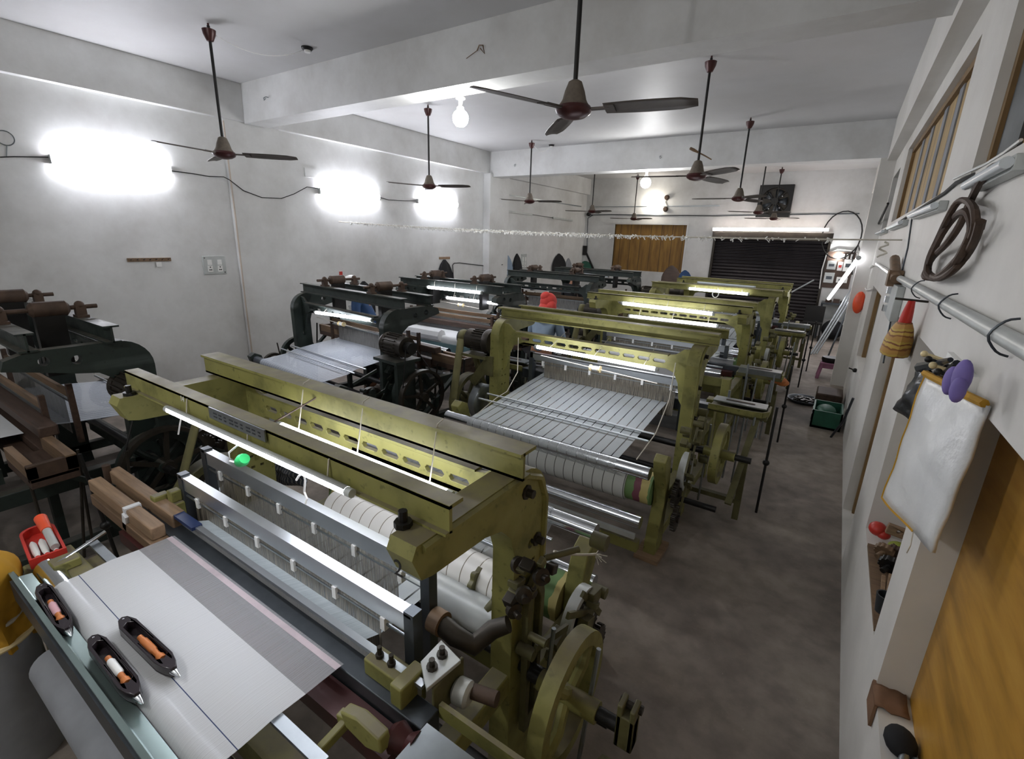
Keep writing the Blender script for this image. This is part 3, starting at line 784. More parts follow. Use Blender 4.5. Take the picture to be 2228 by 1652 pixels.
tube_lamp('lit tube with a coiled wire on the fourth olive loom', *px2((1500, 628), (1627, 640), 'y', 8.75), r=.022, lit='tubefar', beam_z=1.6, beam_y=8.75)
tube_lamp('unlit tube on the last olive loom by the shutter', *px2((1520, 615), (1641, 625), 'y', 10.4), r=.022, lit='tubeoff')
tube_lamp('lit tube under the slotted rail of the black loom with the pale warp', *px2((688, 680), (808, 697), 'y', 3.58), r=.018, beam_z=1.4, beam_y=3.66)
tube_lamp('upper lit tube on the bottle green loom with the white roll', *px2((932, 625), (1046, 637), 'y', 5.55), r=.022, lit='tubefar', beam_z=1.62, beam_y=5.58)
tube_lamp('lower lit tube on the bottle green loom with the white roll', *px2((973, 648), (1084, 661), 'y', 5.9), r=.022, lit='tubefar', beam_z=1.5, beam_y=6.0)
tube_lamp('unlit tube under the rail of the bottle green loom behind the white roll', *px2((1139, 626), (1239, 635), 'y', 8.8), r=.022, lit='tubeoff')
tube_lamp('unlit tube on the farthest black green loom', *px2((1268, 596), (1322, 602), 'y', 10.7), r=.022, lit='tubeoff')

def batten(label, A, B, nrm, hgt, lit='tubew', group='tube battens on the left wall'):
    A, B = Vector(A), Vector(B); nrm = Vector(nrm); c = (A + B) / 2
    t = thing('tube_batten', label, 'lamp', tuple(c), 0, group)
    MB().bar(A + nrm * .02, B + nrm * .02, .04, hgt * .8, (0, 0, 1)).build('base', 'white', t, world=True)
    d = (B - A).normalized(); up = nrm.cross(d).normalized()
    sh = [(hgt * .5 * math.cos(a), .045 + hgt * .42 * math.sin(a)) for a in [math.radians(-3 + 186 * i / 12) for i in range(13)]]
    MB().grid([[p + up * u + nrm * v for p in (A, B)] for u, v in sh]).build('tube', lit, t, world=True)
    for p, q in ((A, 1), (B, -1)): MB().bar(p - d * q * .025 + nrm * .04, p + nrm * .04, .07, hgt * .8, (0, 0, 1)).build('end_cap', 'lgrey', t, world=True)
    return t
XW = XL
for p, q, lab in (((112, 347), (362, 368), 'largest lit tube batten on the left wall, above the black left loom'),
                  ((694, 416), (819, 429), 'middle lit tube batten on the left wall, beside the pillar'),
                  ((907, 438), (990, 446), 'farthest lit tube batten on the left wall')):
    batten(lab, at(*p, 'x', XW), at(*q, 'x', XW), (1, 0, 0), .115)
batten('lit tube on the roller box above the shutter', at(1552, 499, 'y', YB - .26), at(1803, 500, 'y', YB - .26), (0, -1, 0), .075, 'tubes', 'tubes at the far end')
def bulb(label, c, r, hold, mat, ax=(0, 0, 1)):
    c, ax = Vector(c), Vector(ax)
    t = thing('light_bulb', label, 'lamp', tuple(c), 0, 'round light bulbs')
    MB().lathe([(.0, -r), (r * .55, -r * .85), (r * .9, -r * .45), (r, 0), (r * .95, r * .35), (r * .8, r * .65), (r * .5, r * .9)], c, ax, 20).build('globe', mat, t, world=True)
    MB().lathe([(r * .5, r * .88), (r * .42, r * 1.3), (r * .25, r * 1.4), (r * .25, hold - .02), (.05, hold - .015), (.05, hold)], c, ax, 16).build('holder', 'white', t, world=True)
z = 3.71; p = at(1002, 212, 'z', z); c = at(1002, 258, 'y', p.y); bulb('lit bulb under the near cross beam', c, .085, z - c.z, 'bulb')
z = 3.66; p = at(1405, 372, 'y', 10.0); c = at(1405, 398, 'y', 10.0); bulb('lit bulb under the far cross beam', c, .1, z - c.z, 'bulb')
bulb('lit warm bulb on the end wall', at(1418, 443, 'y', YB - .22), .15, .22, 'bulbw', (0, 1, 0))
# leaning lit tube by the switch board
tube_lamp('lit tube leaning between pillar and shelf in the far corner', at(1868, 562, 'y', 9.8), at(1803, 650, 'y', 14.6), r=.035, lit='tubel', group='tubes at the far end')
# extra bulb out of view behind the camera, added to brighten the hall
bulb('added fill bulb hanging unseen behind the camera', (-2.4, -.7, 3.2), .085, 1.0, 'bulb')
tw = bpy.data.objects['tube_lamp.005']; c = at(1557, 637, 'y', 8.72)
MB().tube([c + Vector((.05 * math.cos(k * .5), 0, .06 * math.sin(k * .5) - .02)) for k in range(26)], .007, 6).build('wire_coil', 'white', tw, world=True)

# ------------------------------------------------------------------ ceiling fans
def ceiling_fan(label, hub, top_z, ang):
    x, y, z = hub
    t = thing('ceiling_fan', label, 'fan', (x, y, z), 0, 'brown ceiling fans')
    MB().cyl((0, 0, .1), (0, 0, top_z - z - .02), .014, n=12).build('down_rod', 'black', t)
    MB().lathe([(.012, 0), (.03, .005), (.055, .06), (.062, .10), (.05, .105)], (0, 0, top_z - z - .155), (0, 0, 1), 18).cyl((0, 0, top_z - z - .06), (0, 0, top_z - z), .01, n=8).build('canopy', 'maroon', t)
    MB().lathe([(.022, .16), (.04, .15), (.06, .10), (.072, .055), (.08, .04), (.088, .03), (.088, .015)], (0, 0, 0), (0, 0, 1), 22).build('motor_housing', 'fanhub', t)
    MB().lathe([(.1, .02), (.112, .0), (.10, -.022), (.07, -.04), (.03, -.05), (.0, -.052)], (0, 0, 0), (0, 0, 1), 26).build('lower_bowl', 'maroon', t)
    for k in range(3):
        a = math.radians(ang + 120 * k); R = Matrix.Rotation(a, 4, 'Z') @ Matrix.Rotation(math.radians(-11), 4, 'X')
        bl = MB(); n = 7; rows = []
        for i in range(n):
            u = i / (n - 1); r = .19 + .52 * u; w = .062 + .012 * math.sin(u * PI) - (.02 if i == n - 1 else 0)
            rows.append([R @ Vector((r, w * (j / 2 - 1), .006 * (1 - (j / 2 - 1) ** 2) - .004 * u)) for j in range(5)])
        bl.grid(rows); b = bl.build('blade', 'fan', t, solid=.004)
        MB().box(.085, .22, -.018, .018, -.006, .006, Matrix.Rotation(a, 4, 'Z')).box(.19, .25, -.045, .045, -.006, .0, R).build('blade_arm', 'fan', b)
    return t
FANS = [((-5.517, 2.861, 3.042), 250 + 30 + 3, 'ceiling fan nearest the left wall, above the black loom at the left edge'),
        ((-1.516, 2.9, 3.052), 250, 'largest ceiling fan, hanging above the gap between the two nearest olive looms'),
        ((-5.668, 6.083, 3.05), 253, 'left ceiling fan between the lit bulb and the middle wall tube'),
        ((-1.533, 5.972, 3.03), 195, 'ceiling fan over the aisle side with a stick caught across its rod'),
        ((-5.636, 9.056, 3.044), 247, 'left ceiling fan in front of the far cross beam'),
        ((-1.58, 8.921, 3.026), 190, 'ceiling fan over the aisle side just before the far cross beam'),
        (tuple(at(1288, 460, 'y', 12.35)), 216, 'ceiling fan beyond the far beam, left of the two bulbs'),
        (tuple(at(1379, 476, 'y', 14.6)), 214, 'ceiling fan before the boarded window, its canopy slid down'),
        (tuple(at(1650, 462, 'y', 12.6)), 218, 'ceiling fan overlapping the left of the exhaust fan'),
        (tuple(at(1683, 476, 'y', 14.5)), 206, 'ceiling fan right below the exhaust fan')]
for h, a, lab in FANS: ceiling_fan(lab, h, ZC, a)
p = at(1522, 333, 'y', 5.97); tag(MB().tube([p + Vector((-.10, -.03, .05)), p + Vector((-.06, -.03, .03)), p, p + Vector((.06, .03, -.03)), p + Vector((.13, .03, -.07))], [.014, .016, .008, .007, .006], 8).build('stick', 'woodg'), 'short stick caught across the rod of the aisle side fan', 'stick')
def ceiling_rose(label, p, frm, gap=.12):
    t = thing('ceiling_socket', label, 'socket', tuple(p), 0, 'dark ceiling sockets')
    MB().lathe([(.06, 0), (.06, -.012), (.045, -.03), (.04, -.03)], p, (0, 0, 1), 18).build('rose', 'black', t, world=True)
    MB().lathe([(.035, -.03), (.03, -.05), (.02, -.05)], p, (0, 0, 1), 14).build('holder', 'white', t, world=True)
    MB().tube(sag(Vector(p) - Vector((.05, 0, .015)), frm, gap), .004, 6).build('cable', 'white', t, world=True)
ceiling_rose('dark ceiling socket wired to the fan nearest the left wall', at(668, 103, 'z', ZC), (-5.5, 2.86, ZC - .07))
ceiling_rose('small dark ceiling socket beside the left fan before the far beam', at(1200, 315, 'z', ZC), (-5.6, 9.06, ZC - .08))
for px, yy, ax in (((583, 212), 4.085, 'y'), ((1122, 358), 9.845, 'y'), ((1437, 340), 9.845, 'y')):
    p = at(*px, ax, yy); tag(MB().tube([p + Vector((0, .01, 0)), p + Vector((0, -.03, 0)), p + Vector((0, -.06, -.02)), p + Vector((.02, -.07, -.05)), p + Vector((.045, -.06, -.03))], .006, 6).build('beam_hook', 'steel'),
                             'bent wire hook sticking out of a cross beam', 'hook', 'wire hooks on the cross beams')
p = at(1038, 110, 'y', 4.08); tag(MB().tube([p, p + Vector((.04, -.02, .03)), p + Vector((.09, -.03, .02)), p + Vector((.11, -.03, -.05)), p + Vector((.06, -.03, .0))], .006, 6).tube([p + Vector((-.12, -.01, -.05)), p], .003, 6).build('wire_scrap', 'woodg'), 'scrap of brown wire hanging on the near cross beam', 'wire')

# ------------------------------------------------------------------ left wall things
X0 = XL
def on_wall(px, dx=.0): return at(*px, 'x', XL + dx)
cable = [on_wall(q, .012) for q in ((0, 342), (30, 341), (106, 342))]
tag(MB().tube(cable, .006, 6).build('wall_cable', 'black'), 'thin black cable on the left wall, left of the largest tube', 'cable')
pts = [on_wall(q, .03) for q in ((366, 371), (420, 378), (455, 384))] + [at(487, 385, 'x', XL + .075), at(500, 392, 'x', XL + .075), at(530, 415, 'x', XL + .075), at(570, 430, 'x', XL + .075), at(612, 432, 'x', XL + .075), at(640, 422, 'x', XL + .07)] + [on_wall(q, .03) for q in ((668, 407), (692, 410))]
tag(MB().tube(pts, .006, 6).build('wall_cable', 'black'), 'sagging cable between the largest and the middle wall tubes', 'cable')
tag(MB().tube([on_wall(q, .03) for q in ((821, 428), (845, 435), (880, 437), (905, 437))], .006, 6).build('wall_cable', 'black'), 'short cable between the middle and farthest wall tubes', 'cable')
p = on_wall((12, 305), .01)
tag(MB().tube([p + Vector((0, .07 * math.cos(k * .5), .07 * math.sin(k * .5) + .02)) for k in range(26)], .005, 6).tube([p + Vector((0, 0, -.05)), on_wall((14, 340), .012)], .005, 6).build('cable_coil', 'steel'), 'small coil of wire on the left wall beside the image edge', 'cable')
a, b = on_wall((277, 566), .01), on_wall((372, 566), .01)
t = thing('hook_rail', 'narrow wooden hook rail on the left wall with a scrap of paper', 'hook rail', tuple(a))
MB().box(XL, XL + .018, a.y, b.y, a.z - .022, a.z + .022).build('rail', 'woodg', t, world=True)
for k in range(7):
    y = a.y + (b.y - a.y) * (k + .5) / 7; MB().cyl((XL + .015, y, a.z), (XL + .045, y, a.z + .008), .006, n=6).build('hook', 'iron', t, world=True)
MB().box(XL + .02, XL + .024, a.y + .30, a.y + .36, a.z - .09, a.z - .03).build('paper', 'white', t, world=True)
def switch_plate(label, c, w, h, x, n=2):
    t = thing('switch_board', label, 'switch board', (x, c.y, c.z))
    MB().box(0, .02, -w / 2, w / 2, -h / 2, h / 2).build('plate', 'lgrey', t, bevel=.004)
    for k in range(n):
        y = -w * .22 + k * w * .44
        MB().box(.02, .03, y - w * .09, y + w * .09, h * .02, h * .3).build('switch', 'white', t)
        s = MB().box(.02, .026, y - w * .11, y + w * .11, -h * .36, -h * .02).build('socket', 'white', t)
        for q in ((0, -.1), (-.035, -.25), (.035, -.25)): MB().cyl((.026, y + q[0] * w, q[1] * h), (.0275, y + q[0] * w, q[1] * h), .009, n=8).build('hole', 'black', s)
    for q in (-1, 1): MB().cyl((.02, q * w * .42, -q * h * .4), (.024, q * w * .42, -q * h * .4), .008, n=8).build('screw', 'iron', t)
switch_plate('white switch board with two sockets on the left wall beside the pillar', on_wall((466, 577)), .30, .25, XL)
tag(MB().box(XL, XL + .012, *sorted((on_wall((662, 370)).y, on_wall((688, 370)).y)), on_wall((675, 386)).z, on_wall((675, 367)).z).build('junction_plate', 'wall'), 'blank white junction plate above the middle wall tube', 'plate')
# clothes line
ra, rb = Vector((XL + .01, 5.62, 2.48)), Vector((XR - .005, 5.61, 2.39))
t = thing('clothes_line', 'fluffy lint covered clothes line strung across the hall', 'rope', tuple(ra))
line = sag(ra, rb, .06, 60); MB().tube(line, .008, 6).build('rope', 'cord', t, world=True)
lint = MB(); R = random.Random(3)
for i in range(1500):
    u = min(.93, max(.04, R.gauss(.42, .2))); p = ra.lerp(rb, u) - Vector((0, 0, .24 * u * (1 - u)))
    q = p + Vector((R.uniform(-.03, .03), R.uniform(-.02, .02), R.uniform(-.04, .02))); lint.bar(p + Vector((R.uniform(-.02, .02), 0, 0)), q, .009, .007)
o = lint.build('lint', 'white', t, world=True); o['kind'] = 'stuff'
MB().tube([rb + Vector((-.12 + .03 * math.sin(k), .02 * math.cos(k), -.02 - .012 * k)) for k in range(12)], .009, 6).build('loose_end', 'cord', t, world=True)

# ------------------------------------------------------------------ hanging clothes and small things on the far left walls
def hung(name, label, cat, top, w, h, mat, nrm=(1, 0, 0), group=None, th=.07):
    """Garment hanging in folds from one peg."""
    n = Vector(nrm); sd = Vector((0, 0, 1)).cross(n); rows = []
    R = random.Random(hash(name + label) % 1000 if False else len(label))
    ph = [R.uniform(0, 6) for _ in range(3)]
    for i in range(9):
        v = i / 8; ww = w * (.12 + .88 * min(1, v * 2.2) ** .6) / 2; row = []
        for k in range(17):
            a = 2 * PI * k / 16
            f = 1 + .18 * math.sin(3 * a + ph[0]) + .12 * math.sin(5 * a + ph[1] + v)
            row.append(Vector(top) + sd * ww * math.cos(a) * f + n * (th * (.25 + .75 * v) * max(.03, 1 + math.sin(a) * f) * .8) - Vector((0, 0, h * v + (.03 * math.sin(4 * a + ph[2]) if i == 8 else 0))))
        rows.append(row)
    o = MB().grid(rows).build(name, mat); return tag(o, label, cat, group)
hung('jacket', 'black jacket hanging on the left wall above the bottle green loom', 'jacket', on_wall((966, 565)), .5, .85, 'blacktx')
tag(MB().box(XL, XL + .015, on_wall((955, 562)).y, on_wall((978, 562)).y, on_wall((966, 564)).z, on_wall((966, 559)).z).build('hook_rail', 'wood'), 'short wooden hook rail above the black jacket', 'hook rail')
hung('jacket', 'black garment hanging on the left wall beyond the far pillar', 'jacket', on_wall((1124, 552)), .5, .9, 'blacktx')
hung('shirt', 'pale blue shirt hanging beside the black garment on the left wall', 'shirt', on_wall((1104, 556)), .42, .8, 'skyshirt')
hung('trousers', 'black trousers hanging on the left wall near the corner', 'trousers', on_wall((1215, 552)), .75, .65, 'blacktx')
hung('shirt', 'grey shirt hanging right of the black trousers', 'shirt', on_wall((1236, 562)), .4, .5, 'greycloth')
hung('bag', 'green net bag hanging in the back left corner', 'bag', at(1274, 568, 'y', YB), .6, .42, 'green_p', (0, -1, 0))
hung('jacket', 'dark cloth hanging behind the man in the white cap', 'jacket', on_wall((790, 612)), .4, .6, 'blacktx')
switch_plate('small switch board right of the black garment on the left wall', on_wall((1139, 569)), .28, .4, XL)
p = on_wall((742, 606)); tag(MB().box(XL, XL + .02, p.y - .09, p.y + .09, p.z - .16, p.z + .02).box(XL, XL + .012, p.y - .03, p.y + .03, p.z + .02, p.z + .12).build('red_frame', 'red'), 'small red framed card on the wall above the black loom with the pale warp', 'card')
tag(MB().tube([on_wall(q, .02) for q in ((985, 577), (988, 573), (1000, 572), (1040, 577), (1070, 580))] + [on_wall((1094, 576), .22)], .009, 6).tube([on_wall((985, 577), .02), on_wall((988, 630), .02)], .009, 6).build('wall_cable', 'black'), 'black cable running past the far pillar on the left wall', 'cable')
t = thing('tube_batten', 'two dusty unlit battens on the left wall behind the far pillar', 'lamp', tuple(on_wall((1170, 470))))
MB().bar(on_wall((1104, 460), .02), on_wall((1158, 467), .02), .03, .05).build('batten', 'lgrey', t, world=True)
MB().bar(on_wall((1203, 474), .02), on_wall((1245, 480), .02), .03, .05).build('batten', 'lgrey', t, world=True)
MB().tube([on_wall((1158, 467), .02), on_wall((1203, 474), .02)], .006, 6).build('cable', 'black', t, world=True)
tag(MB().tube([at(1276, 468, 'y', YB - .02), at(1330, 467, 'y', YB - .02), at(1560, 470, 'y', YB - .02), at(1870, 465, 'y', YB - .02)], .014, 6).tube([at(1290, 468, 'y', YB - .02), at(1279, 475, 'y', YB - .02), at(1278, 500, 'y', YB - .02), at(1277, 545, 'y', YB - .02)], .012, 6).build('wall_conduit', 'steeld'), 'grey conduit running the width of the end wall', 'conduit')
tag(MB().sphere(at(1281, 466, 'y', YB - .06), .07).build('camera_ball', 'black'), 'small black camera ball in the back left corner', 'camera')
p = at(1273, 545, 'y', YB - .05); tag(MB().cbox(p, (.12, .08, .3)).bar(p, at(1293, 590, 'y', YB - .05), .05, .05).build('hand_tool', 'black'), 'black tool hanging in the back left corner above the net bag', 'tool')

# ------------------------------------------------------------------ end wall things
c = at(1686, 438, 'y', YB - .05)
t = thing('exhaust_fan', 'black metal exhaust fan set high in the end wall', 'exhaust fan', tuple(c))
s = .41
MB().prism([(-s, -s), (s, -s), (s, s), (-s, s)], -.06, .05, 'y', [circ(0, 0, .34, 28)]).build('housing', 'black', t, bevel=.01)
MB().box(-s, s, .04, .05, -s, s).build('back_plate', 'iron', t)
for k in range(4):
    a = PI / 4 + PI / 2 * k; MB().cyl((0, -.05, 0), (.35 * math.cos(a), -.05, .35 * math.sin(a)), .012, n=6).build('strut', 'black', t)
for k in range(5):
    a = 2 * PI * k / 5
    MB().grid([[(r * math.cos(a + d), -.01 + .05 * d, r * math.sin(a + d)) for d in (-.35, 0, .35)] for r in (.06, .18, .3)]).build('blade', 'steeld', t, solid=.004)
MB().cyl((0, -.08, 0), (0, .03, 0), .09, n=16).build('hub', 'black', t)
for q in ((-.13, .16), (.15, .13), (-.13, -.19), (.13, -.17)): MB().sphere((q[0], .03, q[1]), .03).build('bolt', 'chrome', t)
p = at(1450, 440, 'y', YB)
t = thing('wall_holder', 'two small brown lamp holders right of the bulb on the end wall', 'lamp holder', tuple(p))
for dz in (.13, -.2): MB().cyl((0, 0, dz), (0, -.09, dz), .08, .055, n=12).build('holder', 'rust', t)
MB().tube([(0, -.02, .13), (-.03, -.02, 0), (.03, -.02, -.1), (0, -.02, -.2)], .012, 6).build('cable', 'cord', t)
p = at(1544, 457, 'y', YB); tag(MB().cyl(p, p - Vector((0, .03, 0)), .085, n=18).build('junction_box', 'wall'), 'round white junction box on the end wall', 'junction box')
# loose cable loop beside the shutter
cen = at(1831, 512, 'y', YB - .1); loop = [cen + Vector((.42 * math.cos(.2 + k * .26), 0, .58 * math.sin(.2 + k * .26))) for k in range(-2, 23)]
tag(MB().tube([at(1932, 443, 'x', XR - .03), at(1912, 487, 'x', XR - .04), at(1890, 515, 'y', 13.5)] + [at(1870, 545, 'y', YB - .1), at(1850, 575, 'y', YB - .1)][:1] + loop[::-1] + [at(1855, 560, 'y', YB - .1), at(1854, 598, 'y', YB - .1)], .016, 8).build('loose_cable', 'black'), 'thick black cable hanging in a wide loop beside the shutter', 'cable')
c = at(1824, 588, 'y', YB)
t = thing('distribution_board', 'brown electrical board with meters and fuses beside the shutter', 'electrical board', tuple(c))
w, h = .30, .46
MB().box(-w, w, -.05, -.003, -h, h).build('backboard', 'woodd', t)
for q, sx, sz, m in (((-.17, .12), .1, .11, 'lgrey'), ((.02, .10), .055, .11, 'white'), ((.19, .13), .1, .15, 'white'), ((-.17, -.2), .11, .13, 'lgrey'), ((.12, -.24), .12, .07, 'white')):
    b = MB().box(q[0] - sx, q[0] + sx, -.10, -.05, q[1] - sz, q[1] + sz).build('meter_box', m, t, bevel=.006)
    MB().box(q[0] - sx * .6, q[0] + sx * .6, -.104, -.10, q[1] - sz * .3, q[1] + sz * .3).build('panel', 'red' if m == 'white' and sx < .06 else 'steeld', b)
for k in range(3): MB().box(.02 + .09 * k, .07 + .09 * k, -.09, -.05, .29, .41).build('fuse', 'white', t)
MB().sphere((-.06, -.10, .34), .055).build('indicator_lamp', 'bulb', t)
MB().tube([(-.33, -.03, -.5), (-.36, -.03, 0), (-.33, -.03, .4), (-.1, -.03, .52), (.2, -.03, .5), (.33, -.03, .42), (.40, -.03, .2)], .014, 8).build('cable', 'white', t)
# shelf, clutter below, pipes
sA, sB = at(1788, 655, 'y', YB - .1), at(1856, 655, 'y', YB - .1)
t = thing('wall_shelf', 'grey shelf below the electrical board', 'shelf', tuple(sA))
MB().box(sA.x, XR, YB - .5, YB, sA.z - .04, sA.z).build('board', 'steeld', t, world=True)
MB().box(sA.x, sA.x + .05, YB - .45, YB - .4, 0, sA.z - .04).build('leg', 'steeld', t, world=True)
MB().box(sA.x + .05, XR, YB - .04, YB - .02, .5, sA.z - .05).build('backing', 'lgrey', t, world=True)
for k, (dx, m, hh) in enumerate(((.15, 'rust', .06), (.32, 'woodd', .09), (.48, 'iron', .05))):
    tag(MB().cbox((sA.x + dx, YB - .25, sA.z + hh / 2), (.14, .2, hh)).build('scrap_box', m), ('rusty tin at the left of the corner shelf', 'brown wooden block in the middle of the corner shelf', 'flat dark tin at the right of the corner shelf')[k], 'box', 'tins on the corner shelf')
p = Vector((-.36, YB - .75, 0))
t = thing('chair', 'dark chair heaped with cloth below the corner shelf', 'chair', tuple(p))
MB().box(-.22, .22, -.2, .2, .42, .46).build('seat', 'black', t); MB().box(-.22, .22, .16, .2, .46, .86).build('backrest', 'black', t)
for a in (-.2, .2):
    for b in (-.18, .18): MB().box(a - .02, a + .02, b - .02, b + .02, 0, .42).build('leg', 'black', t)
tag(MB().sphere((.10, YB - .4, .27), .25, (1, .9, 1)).build('sack', 'blacktx'), 'dark full sack on the floor in the far corner', 'sack')
t = thing('conduit_pipes', 'bundle of pale steel pipes leaning in the far aisle corner', 'pipes', (.2, 12.6, 0))
a0, b0 = at(1770, 745, 'y', 12.5), at(1862, 628, 'y', 13.4)
for k in range(3): MB().cyl((a0.x + .05 * k, 12.4 + .08 * k, .03), (min(b0.x, .28) + .04 * k, 13.4, b0.z - .05 * k), .02, n=10).build('pipe', 'steel', t, world=True)
tag(MB().cyl((at(1790, 800, 'y', 11.4).x + .02, 11.4, .03), at(1850, 660, 'y', 11.9), .016, n=8).build('pole', 'steeld'), 'thin dark pole leaning against the aisle wall behind the pink stool', 'pole')
tag(MB().cyl((-1.35, 13.5, .9), at(1770, 610, 'y', YB - .2), .02, n=8).cyl((-1.35, 13.5, .9), (-1.5, 12.9, .0), .02, n=8).build('pole', 'steel'), 'pale pole leaning against the shutter', 'pole')
# orange bag and pipe bracket on the far pillar
p = at(1866, 660, 'y', 9.6); tag(MB().sphere((p.x + .02, 9.75, p.z), .12, (.7, .6, 1.5)).build('bag', 'orange'), 'orange cloth bag hanging on the pillar by the aisle', 'bag')

# ------------------------------------------------------------------ aisle things
p = Vector((.16, 10.4, 0))
t = thing('stool', 'pink plastic stool by the aisle wall', 'stool', tuple(p))
MB().box(-.16, .16, -.16, .16, .27, .30).build('seat', 'pink_p', t, bevel=.01)
for a in (-1, 1):
    for b in (-1, 1): MB().bar((a * .17, b * .17, 0), (a * .13, b * .13, .28), .05, .03, (a, b, 0)).build('leg', 'pink_p', t)
    MB().box(-.13, .13, a * .14 - .01, a * .14 + .01, .2, .27).build('apron', 'pink_p', t)
tag(MB().lathe([(.13, 0), (.15, .05), (.14, .09), (.12, .09)], (.15, 10.4, .30), (0, 0, 1), 16).build('basin', 'black'), 'black basin standing on the pink stool', 'basin')
t = thing('crate', 'green plastic crate on the floor by the aisle wall', 'crate', (.20, 7.55, 0))
MB().box(-.17, .17, -.28, .28, 0, .03).box(-.17, -.15, -.28, .28, 0, .24).box(.15, .17, -.28, .28, 0, .24).box(-.17, .17, -.28, -.26, 0, .24).box(-.17, .17, .26, .28, 0, .24).build('body', 'green_p', t)
for k in range(3): MB().box(-.175, -.17, -.2 + .15 * k, -.1 + .15 * k, .08, .16).build('slot', 'black', t)
tag(MB().sphere((.18, 7.5, .19), .15, (.8, 1.4, .5)).build('cloth_heap', 'green_p'), 'dark green cloth heaped in the green crate', 'cloth')
tag(MB().lathe([(.2, 0), (.24, .04), (.24, .055), (.22, .05), (.18, .015), (0, .012)], (-.10, 8.45, 0), (0, 0, 1), 24).build('tray', 'steeld'), 'round metal tray of bits on the aisle floor', 'tray')
R = random.Random(5); m = MB()
for k in range(60): m.cbox((-.10 + R.uniform(-.13, .13), 8.45 + R.uniform(-.13, .13), .03 + R.uniform(0, .03)), (.04, .03, .02), Matrix.Rotation(R.uniform(0, 3), 4, 'Z'))
tag(m.build('scrap_bits', 'iron'), 'small scrap bits lying in the round metal tray', 'scrap', None, 'stuff')
tag(MB().cbox((.2, 8.6, .10), (.34, .5, .2)).build('carton', 'rust', bevel=.02), 'rusty brown box on the floor behind the green crate', 'box')
tag(MB().tube([(.28, 7.0, .0), (.36, 6.8, .3), (.395, 6.72, .62)], .014, 8).build('pole', 'steeld'), 'short dark rod leaning on the aisle wall before the green crate', 'pole')

# ------------------------------------------------------------------ aisle wall things
def bracket(y, z): return MB().tube(smooth([(XR - .004, y, z + .05), (XR - .03, y, z + .04), (XR - .054, y, z), (XR - .03, y, z - .04), (XR - .004, y, z - .05)], 3), .0035, 6)
pz = 2.092
t = thing('conduit_pipe', 'grey conduit pipe running along the aisle wall', 'pipe', (XR - .03, .6, pz))
MB().cyl((XR - .026, -.9, pz), (XR - .026, 4.85, pz + .005), .023, n=14).build('pipe', 'lgrey', t, world=True)
MB().cyl((XR - .026, 4.9, pz), (XR - .026, 8.2, pz + .03), .018, n=12).build('pipe', 'chrome', t, world=True)
for y in (1.0, 1.75, 2.6, 3.6): bracket(y, pz).build('clamp', 'steeld', t, world=True)
b = MB().cbox((XR - .05, 4.85, pz), (.09, .16, .12)).cyl((XR - .05, 4.7, pz), (XR - .05, 5.25, pz + .14), .035, n=10).build('elbow', 'woodg', t, world=True)
t = thing('cable_coil', 'thick brown cable hanging in a coil from the near window sill', 'cable', tuple(at(2075, 520, 'x', XR - .03)))
X1 = XR - .03
cp = [(2200, 352), (2165, 362), (2140, 385), (2115, 430), (2088, 490), (2060, 530), (2030, 560), (2014, 590), (2012, 603), (2030, 605), (2050, 595), (2078, 570), (2108, 530), (2122, 490), (2118, 452), (2100, 436), (2082, 442), (2062, 475), (2040, 520), (2022, 560), (2016, 595), (2035, 607), (2062, 590), (2090, 555), (2112, 505), (2108, 470), (2095, 460), (2075, 475), (2050, 510), (2028, 556), (2020, 590), (2040, 606), (2070, 592), (2100, 560), (2122, 520), (2133, 482)]
MB().tube(smooth([at(*q, 'x', X1 - .012 * (k % 3)) for k, q in enumerate(cp)], 3), .0135, 8).build('cable', 'rust', t, world=True)
MB().cyl(at(2128, 500, 'x', X1), at(2133, 480, 'x', X1), .017, n=10).build('cut_end', 'woodd', t, world=True)
for k, (q0, q1, lab, hh) in enumerate((((2128, 403), (2226, 352), 'large unlit batten below the nearest high window', .05), ((1992, 470), (2052, 447), 'unlit batten below the middle high window', .05),
                                       ((1940, 497), (1970, 484), 'small unlit batten left of the middle high window sill', .05), ((1912, 509), (1928, 503), 'farthest unlit batten on the aisle wall', .05))):
    t = thing('tube_batten', lab, 'lamp', tuple(at(*q0, 'x', XR)), 0, 'unlit battens on the aisle wall')
    a, b = at(*q0, 'x', XR - .02), at(*q1, 'x', XR - .02)
    MB().bar(a, b, .04, hh).build('base', 'lgrey', t, world=True, bevel=.004)
    MB().cyl(a + Vector((-.035, 0, 0)), b + Vector((-.035, 0, 0)), .018, n=10).build('tube', 'tubeoff', t, world=True)
pts = [at(q[0], q[1], 'x', XR + .03) for q in ((2228, 318), (2190, 345), (2150, 368))] + [at(q[0], q[1], 'x', XR - .01) for q in ((2110, 385), (2080, 398), (2055, 420), (2000, 455), (1950, 487), (1925, 500))]
tag(MB().tube(pts, .009, 6).build('sill_cable', 'rubber'), 'black cables lying along the high window sills', 'cable')
tag(MB().tube([p + Vector((-.012, 0, .02)) for p in pts[:5]], .006, 6).build('sill_cable', 'white'), 'pale wire lying beside the black cables on the window sill', 'cable')
